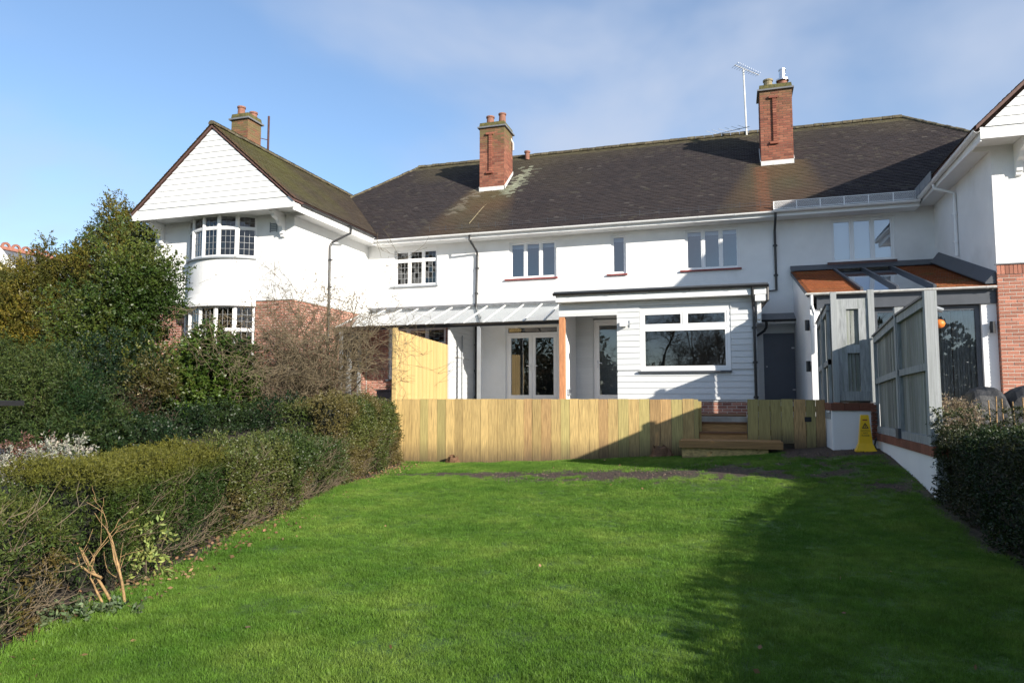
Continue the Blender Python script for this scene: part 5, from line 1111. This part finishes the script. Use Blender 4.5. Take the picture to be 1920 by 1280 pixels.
# right garden: dried plant, covered barbecue, canes
shrub('dried_plant', 'dried straw-coloured plant behind the grey end post', 'plant', (3.05, 11.9), [(3.0, 11.9, -.28, .28, .25, .22), (3.2, 11.9, -.3, .2, .2, .18)], 420, 8, .05, .006, 'leaf', [(.20, .155, .10), (.33, .27, .18)], .14, 321, th=.3, tr=.01, spread=1.)
bq = thing('covered_barbecue', (3.9, 12.5, -.62), 'barbecue under a dark grey fabric cover behind the right hedge', 'barbecue')
def lump(b, x0, x1, y0, y1, z0, z1, nx=18, ny=12):
    def q(i, j):
        u, v = 2 * i / nx - 1, 2 * j / ny - 1; h = max(0., 1 - abs(u) ** 6) ** .4 * max(0., 1 - abs(v) ** 6) ** .4
        return ((x0 + x1) / 2 + (x1 - x0) / 2 * (u * (1 + .10 * (1 - h)) + .02 * math.sin(5 * v + i)), (y0 + y1) / 2 + (y1 - y0) / 2 * (v * (1 + .10 * (1 - h)) + .03 * math.sin(4 * u + j)), z0 + (z1 - z0) * h * (1 - .06 * abs(u) - .05 * math.sin(3 * u + 2 * v) ** 2))
    for i in range(nx):
        for j in range(ny): b.face([q(i, j), q(i + 1, j), q(i + 1, j + 1), q(i, j + 1)])
b = MB(); lump(b, 3.40, 3.95, 12.3, 12.9, -.6, .17); b.build('cover', 'cover', bq, smooth=True)
b = MB(); lump(b, 3.93, 5.2, 12.35, 13.1, -.6, .22); b.build('side_cover', 'cover', bq, smooth=True)
for k, (x, h) in enumerate(((3.45, .35), (3.52, .42), (3.61, .38), (3.86, .40), (3.75, .33))):
    b = MB(); b.tube([(x, 11.6, -.6), (x + rnd.uniform(-.03, .03), 11.6, -.32 + h * .8)], .009, 5); o = b.build('garden_cane', 'cut_branch'); tag(o, ('leftmost', 'second from left', 'middle', 'rightmost', 'second from right')[k] + ' of five thin tan garden canes behind the right hedge', 'cane', 'canes behind the right hedge')
# old cut stumps at the fence foot
for x, y, s, lb in ((-6.35, 15.72, .16, 'small rotten brown stump at the left of the pale fence'), (-1.52, 15.70, .22, 'larger dark stump at the right end of the pale fence')):
    zg = float(gz(x, y)); t = thing('tree_stump', (x, y, zg), lb, 'stump', 'stumps along the fence foot'); b = MB(); n = 14
    rings = []
    for k, (rr, hh) in enumerate(((1.3, -.05), (1.05, .3), (.9, .7), (.75, .95))): rings.append([b.pt((x + math.cos(2 * math.pi * j / n) * s * rr * rnd.uniform(.8, 1.15), y + math.sin(2 * math.pi * j / n) * s * rr * .7 * rnd.uniform(.8, 1.1), zg + hh * s * rnd.uniform(.7, 1.3))) for j in range(n)])
    for a, c_ in zip(rings, rings[1:]):
        for j in range(n): b.f.append([a[j], a[(j + 1) % n], c_[(j + 1) % n], c_[j]]); b.c.append(None)
    b.build('wood', 'dark_timber', t); b = MB(); rr = rings[-1]; b.face([(x + math.cos(2 * math.pi * j / n) * s * .62, y + math.sin(2 * math.pi * j / n) * s * .45, zg + s * .93 + rnd.uniform(-.03, .03)) for j in range(n)]); b.build('cut_top', 'warm_timber', t)
# storage box by the left brick wall
sb = thing('storage_box', (-10.7, 20.9, -.3), 'small dark grey storage box below the leaded ground-floor window', 'box')
b = MB(); b.box((-11.0, 20.6, -.3), (-10.45, 21.1, .20)); b.build('bin', 'dark_grey', sb, bevel=.02); b = MB(); b.box((-11.03, 20.57, .20), (-10.42, 21.13, .26)); b.build('lid', 'dark_grey', sb, bevel=.015)

# ------------------------------------------------------------------ neighbouring house far left
nh = thing('neighbour_house', (-54, 46, -1.5), 'cream gabled house with slate roof and red crested ridge beyond the yews', 'house')
ax, az, yg, yb_, hw = -54.0, 11.55, 40., 60., 4.6
b = MB(); b.prism([(ax - hw, yg + .3, -1.5), (ax + hw, yg + .3, -1.5), (ax + hw, yg + .3, az - hw - .3), (ax, yg + .3, az - .35), (ax - hw, yg + .3, az - hw - .3)], (0, yb_ - yg - .6, 0)); b.build('wall', 'cream_wall', nh)
b = MB()
for sg in (1, -1): b.prism([(ax, yg, az), (ax + sg * (hw + .5), yg, az - hw - .5), (ax + sg * (hw + .5), yg, az - hw - .62), (ax, yg, az - .14)], (0, yb_ - yg, 0))
b.build('roof', 'slate', nh)
for sg in (1, -1): b = MB(); b.prism([(ax, yg - .06, az + .05), (ax + sg * (hw + .5), yg - .06, az - hw - .45), (ax + sg * (hw + .5), yg - .06, az - hw - 1.15), (ax + sg * 2.2, yg - .06, az - 2.75), (ax, yg - .06, az - .95)], (0, .1, 0)); b.build('bargeboard', 'white_paint', nh)
k0 = MB(); n = 10
for r0, r1 in ((.20, .38),):
    A = [(r1 * math.cos(a), r1 * math.sin(a)) for a in np.linspace(0, math.pi, n)]; I = [(r0 * math.cos(a), r0 * math.sin(a)) for a in np.linspace(0, math.pi, n)]
    for p, q, p2, q2 in zip(A, A[1:], I, I[1:]):
        for y in (-.06, .06): k0.face([(y, p[0], p[1] + .14), (y, q[0], q[1] + .14), (y, q2[0], q2[1] + .14), (y, p2[0], p2[1] + .14)])
        k0.face([(-.06, p[0], p[1] + .14), (.06, p[0], p[1] + .14), (.06, q[0], q[1] + .14), (-.06, q[0], q[1] + .14)])
k0.prism([(-.22, -.41, -.12), (.22, -.41, -.12), (.08, -.41, .16), (-.08, -.41, .16)], (0, .82, 0)); me = k0.mesh('crest_tile'); me.materials.append(MATS['terracotta'])
for k in range(24): o = bpy.data.objects.new('crest_tile', me); COL.objects.link(o); o.location = (ax, yg + .42 + k * .84, az + .02); attach(o, nh)

# ------------------------------------------------------------------ behind the camera (bare trees seen in the window panes, evergreens added to darken reflections)
rnd.seed(31)
for k, (x, y, h, lb) in enumerate(((-1.2, -13.0, 8.0, 'thick-trunked bare tree behind the viewpoint, nearest the axis'), (-4.6, -14.5, 8.5, 'spreading bare tree behind the viewpoint to the left'), (-2.8, -17., 8., 'slender bare tree behind the viewpoint, middle'), (-8.2, -13.5, 8.5, 'bare tree behind the viewpoint, far left'), (4.5, -19., 9., 'bare tree behind the viewpoint to the right'))):
    t = thing('bare_tree', (x, y, -1.6), lb, 'tree', 'bare trees behind the lawn'); b = MB(); limb(b, (x, y, -1.7), (0, 0, 1), h * .58, .24, 5, .60, 5, .10, 6, .12, 5, .62, .009); b.build('trunk', 'bark', t)
for x, y, s, lb in ((-21.5, -14, 3.2, 'tall dark evergreen added behind the lawn, far left'), (-16.5, -15, 3.4, 'tallest dark evergreen added behind the lawn, left'), (-11.8, -15, 2.9, 'dark evergreen added behind the lawn, left of the bare trees'), (-6.5, -18, 1.2, 'low evergreen bush added behind the bare trees'), (-1.6, -18, 1.1, 'low evergreen bush added behind the lawn, middle'), (3.2, -17, 1.3, 'evergreen bush added behind the lawn, right'), (8.5, -17, 2.2, 'evergreen bush added behind the lawn, far right'), (12.2, -16, 2.6, 'tall evergreen added behind the right hedge line'), (16.5, -15, 2.6, 'rightmost tall evergreen added behind the lawn')):
    shrub('added_evergreen', lb, 'bush', (x, y), [(x, y, .35 * s, 2.7, 1.4, 1.7 * s), (x + 1.7, y + .3, -.2, 1.6, 1.2, 1.2 * s)], 1100, 10, .26, .09, 'leaf', [(.018, .035, .010), (.05, .06, .02)], .5, 401 + int(x), 'evergreens added behind the lawn', th=1.5, tr=.06)  # unseen evergreens added so the panes mirror something dark

# ------------------------------------------------------------------ grass
def tuft(name, n, rad, h0, h1, wid):
    V = []; F = []; 
    for k in range(n):
        a = rnd.random() * 6.28; r = rad * math.sqrt(rnd.random()); x, y = r * math.cos(a), r * math.sin(a); h = rnd.uniform(h0, h1); th = rnd.random() * 6.28; w = wid * rnd.uniform(.7, 1.2); ln = rnd.uniform(.15, .85) * h; la = rnd.random() * 6.28; cx, cy = math.cos(th) * w, math.sin(th) * w; lx, ly = math.cos(la) * ln, math.sin(la) * ln; i = len(V)
        V += [(x - cx, y - cy, -.01), (x + cx, y + cy, -.01), (x + cx * .8 + lx * .35, y + cy * .8 + ly * .35, h * .6), (x - cx * .8 + lx * .35, y - cy * .8 + ly * .35, h * .6), (x + lx, y + ly, h)]; F += [(i, i + 1, i + 2, i + 3), (i + 3, i + 2, i + 4)]
    me = bpy.data.meshes.new(name); me.from_pydata(V, [], F); me.materials.append(MATS['grass']); return bpy.data.objects.new(name, me)
def grass_mat():
    m = bpy.data.materials.new('grass'); m.use_nodes = True; n = m.node_tree; N = n.nodes; L = n.links; b = N['Principled BSDF']; b.inputs['Roughness'].default_value = .5; b.inputs['Specular IOR Level'].default_value = .3
    g = N.new('ShaderNodeNewGeometry'); t = N.new('ShaderNodeTexNoise'); t.inputs['Scale'].default_value = 1.1; t.inputs['Detail'].default_value = 5; t.inputs['Roughness'].default_value = .65; L.new(g.outputs['Position'], t.inputs['Vector'])
    r = N.new('ShaderNodeValToRGB'); e = r.color_ramp.elements; e[0].position = .32; e[0].color = (.073, .168, .018, 1); e[1].position = .68; e[1].color = (.200, .300, .050, 1); k = e.new(.5); k.color = (.118, .224, .028, 1); L.new(t.outputs[0], r.inputs[0])
    oi = N.new('ShaderNodeObjectInfo'); mr_ = N.new('ShaderNodeMapRange'); mr_.inputs['To Min'].default_value = .75; mr_.inputs['To Max'].default_value = 1.25; L.new(oi.outputs['Random'], mr_.inputs[0])
    t2 = N.new('ShaderNodeTexNoise'); t2.inputs['Scale'].default_value = 7; t2.inputs['Detail'].default_value = 3; L.new(g.outputs['Position'], t2.inputs['Vector']); m2 = N.new('ShaderNodeMapRange'); m2.inputs['From Min'].default_value = .3; m2.inputs['From Max'].default_value = .7; m2.inputs['To Min'].default_value = .80; m2.inputs['To Max'].default_value = 1.2; L.new(t2.outputs[0], m2.inputs[0]); mm2 = N.new('ShaderNodeMath'); mm2.operation = 'MULTIPLY'; L.new(m2.outputs[0], mm2.inputs[0]); L.new(mr_.outputs[0], mm2.inputs[1])
    mx = N.new('ShaderNodeMix'); mx.data_type = 'RGBA'; mx.blend_type = 'MULTIPLY'; mx.inputs[0].default_value = 1; L.new(r.outputs[0], mx.inputs[6]); L.new(mm2.outputs[0], mx.inputs[7]); L.new(mx.outputs[2], b.inputs['Base Color'])
    tr = N.new('ShaderNodeBsdfTranslucent'); L.new(mx.outputs[2], tr.inputs[0]); ms = N.new('ShaderNodeMixShader'); ms.inputs[0].default_value = .3; L.new(b.outputs[0], ms.inputs[1]); L.new(tr.outputs[0], ms.inputs[2]); L.new(ms.outputs[0], N['Material Output'].inputs[0]); MATS['grass'] = m
grass_mat()
tc_ = bpy.data.collections.new('grass_tufts')
for k in range(5): tc_.objects.link(tuft('tuft', 38, .06, .008, .022 + .004 * k, .0011))
n = 150000; X = rng.uniform(-8.2, 2.75, n); Y = 2.3 + (15.95 - 2.3) * rng.random(n) ** 1.35
n2_ = 7000; X = np.concatenate([X, rng.uniform(-12, -7, n2_) * 0 + rng.uniform(-4.6, 2.7, n2_)]); Y = np.concatenate([Y, rng.uniform(-2, 2.5, n2_)])
P3 = np.stack([X, Y, np.zeros_like(X)], 1); dens = 1 - bare(X, Y) * 1.05
k = (rng.random(len(X)) < dens) & (X > hx(np.clip(Y, -6, 15.9)) - .15) & ~((X > -1.1) & (X < .9) & (Y > 15.1)) & ~((X > 1.75) & (Y > 15.)); X, Y = X[k], Y[k]
Z = gz(X, Y); P3 = np.stack([X, Y, np.zeros_like(X)], 1); Z = Z + (vnoise(P3, .55, 3) - .5) * .06 + (vnoise(P3, 2.2, 4) - .5) * .025
me = bpy.data.meshes.new('lawn_grass'); me.vertices.add(len(X)); me.vertices.foreach_set('co', np.stack([X, Y, Z], 1).astype(np.float32).ravel())
sc = me.attributes.new('tscale', 'FLOAT', 'POINT'); sv = .55 + .65 * vnoise(P3, 2.6, 61) + .35 * vnoise(P3, 8., 62) ** 2 + rng.normal(size=len(X)) * .12; edge = np.clip(1 - (X - hx(np.clip(Y, -6, 15.9))) / .6, 0, 1); sv = np.clip(sv + edge * .9 + .15 * sm(Y, 8, 14), .5, 2.6); sc.data.foreach_set('value', sv.astype(np.float32))
go = bpy.data.objects.new('lawn_grass', me); COL.objects.link(go); tag(go, 'short green mown lawn grass', 'grass', kind='stuff')
ng = bpy.data.node_groups.new('grass', 'GeometryNodeTree'); ng.interface.new_socket('Geometry', in_out='INPUT', socket_type='NodeSocketGeometry'); ng.interface.new_socket('Geometry', in_out='OUTPUT', socket_type='NodeSocketGeometry')
gi, gout = ng.nodes.new('NodeGroupInput'), ng.nodes.new('NodeGroupOutput'); ip = ng.nodes.new('GeometryNodeInstanceOnPoints'); ci = ng.nodes.new('GeometryNodeCollectionInfo'); ci.inputs['Collection'].default_value = tc_; ci.inputs['Separate Children'].default_value = True; ci.inputs['Reset Children'].default_value = True
mpn = ng.nodes.new('GeometryNodeMeshToPoints'); ng.links.new(gi.outputs[0], mpn.inputs['Mesh']); ng.links.new(mpn.outputs[0], ip.inputs['Points']); ng.links.new(ci.outputs[0], ip.inputs['Instance']); ip.inputs['Pick Instance'].default_value = True
rv = ng.nodes.new('FunctionNodeRandomValue'); rv.data_type = 'FLOAT_VECTOR'; rv.inputs[0].default_value = (-.15, -.15, 0); rv.inputs[1].default_value = (.15, .15, 6.283); ng.links.new(rv.outputs[0], ip.inputs['Rotation'])
na = ng.nodes.new('GeometryNodeInputNamedAttribute'); na.data_type = 'FLOAT'; na.inputs[0].default_value = 'tscale'; ng.links.new(na.outputs[0], ip.inputs['Scale']); ng.links.new(ip.outputs[0], gout.inputs[0])
go.modifiers.new('grass', 'NODES').node_group = ng
# leaf litter: dead leaves at the hedge feet and a few blown over the lawn, crumbs of soil on the worn strip
n = 1500; Y = rng.uniform(2.6, 15.6, n); X = hx(Y) + rng.normal(size=n) * .22 + .12; q = rng.random(n) < .03; X = np.where(q, rng.uniform(-5, 2, n), X)
P = np.stack([X, Y, gz(X, Y) + .02 + .015 * rng.random(n) + np.where(q, .025, 0)], 1); A = unit(rng.normal(size=(n, 3)) * np.array([1, 1, .25])); link = leaf_mesh('leaf_litter', P, A, rng.uniform(.025, .06, n), rng.uniform(.008, .02, n), np.repeat(colours(P, (.14, .075, .035), (.24, .15, .075), 91, 3.), 4, 0), 'dead_leaf', .3)
o = link_mesh('leaf_litter', link); tag(o, 'brown fallen leaves along the hedge feet', 'leaves', kind='stuff')
n = 9000; X = rng.uniform(-7.4, 2.6, n); Y = rng.uniform(11.2, 15.95, n); k = rng.random(n) < bare(X, Y) * .8; X, Y = X[k], Y[k]; n = len(X); s = rng.uniform(.006, .022, n)[:, None]
c0 = np.stack([X, Y, gz(X, Y) + .005], 1); T = np.array([(1, 0, 0), (-.5, .87, 0), (-.5, -.87, 0), (0, 0, 1.0)]); V = (c0[:, None, :] + T[None] * s[:, :, None] * (1 + rng.normal(size=(n, 4, 1)) * .25)).reshape(-1, 3); I0 = np.arange(n)[:, None] * 4
F = np.concatenate([I0 + np.array([[0, 1, 3]]), I0 + np.array([[1, 2, 3]]), I0 + np.array([[2, 0, 3]])]); o = link_mesh('soil_crumbs', mesh_np('soil_crumbs', V, F, np.repeat(colours(c0, (.055, .036, .026), (.12, .085, .06), 93, 4., .4), 4, 0), 'dead_leaf')); tag(o, 'loose soil and grit on the worn lawn strip', 'soil', kind='stuff')
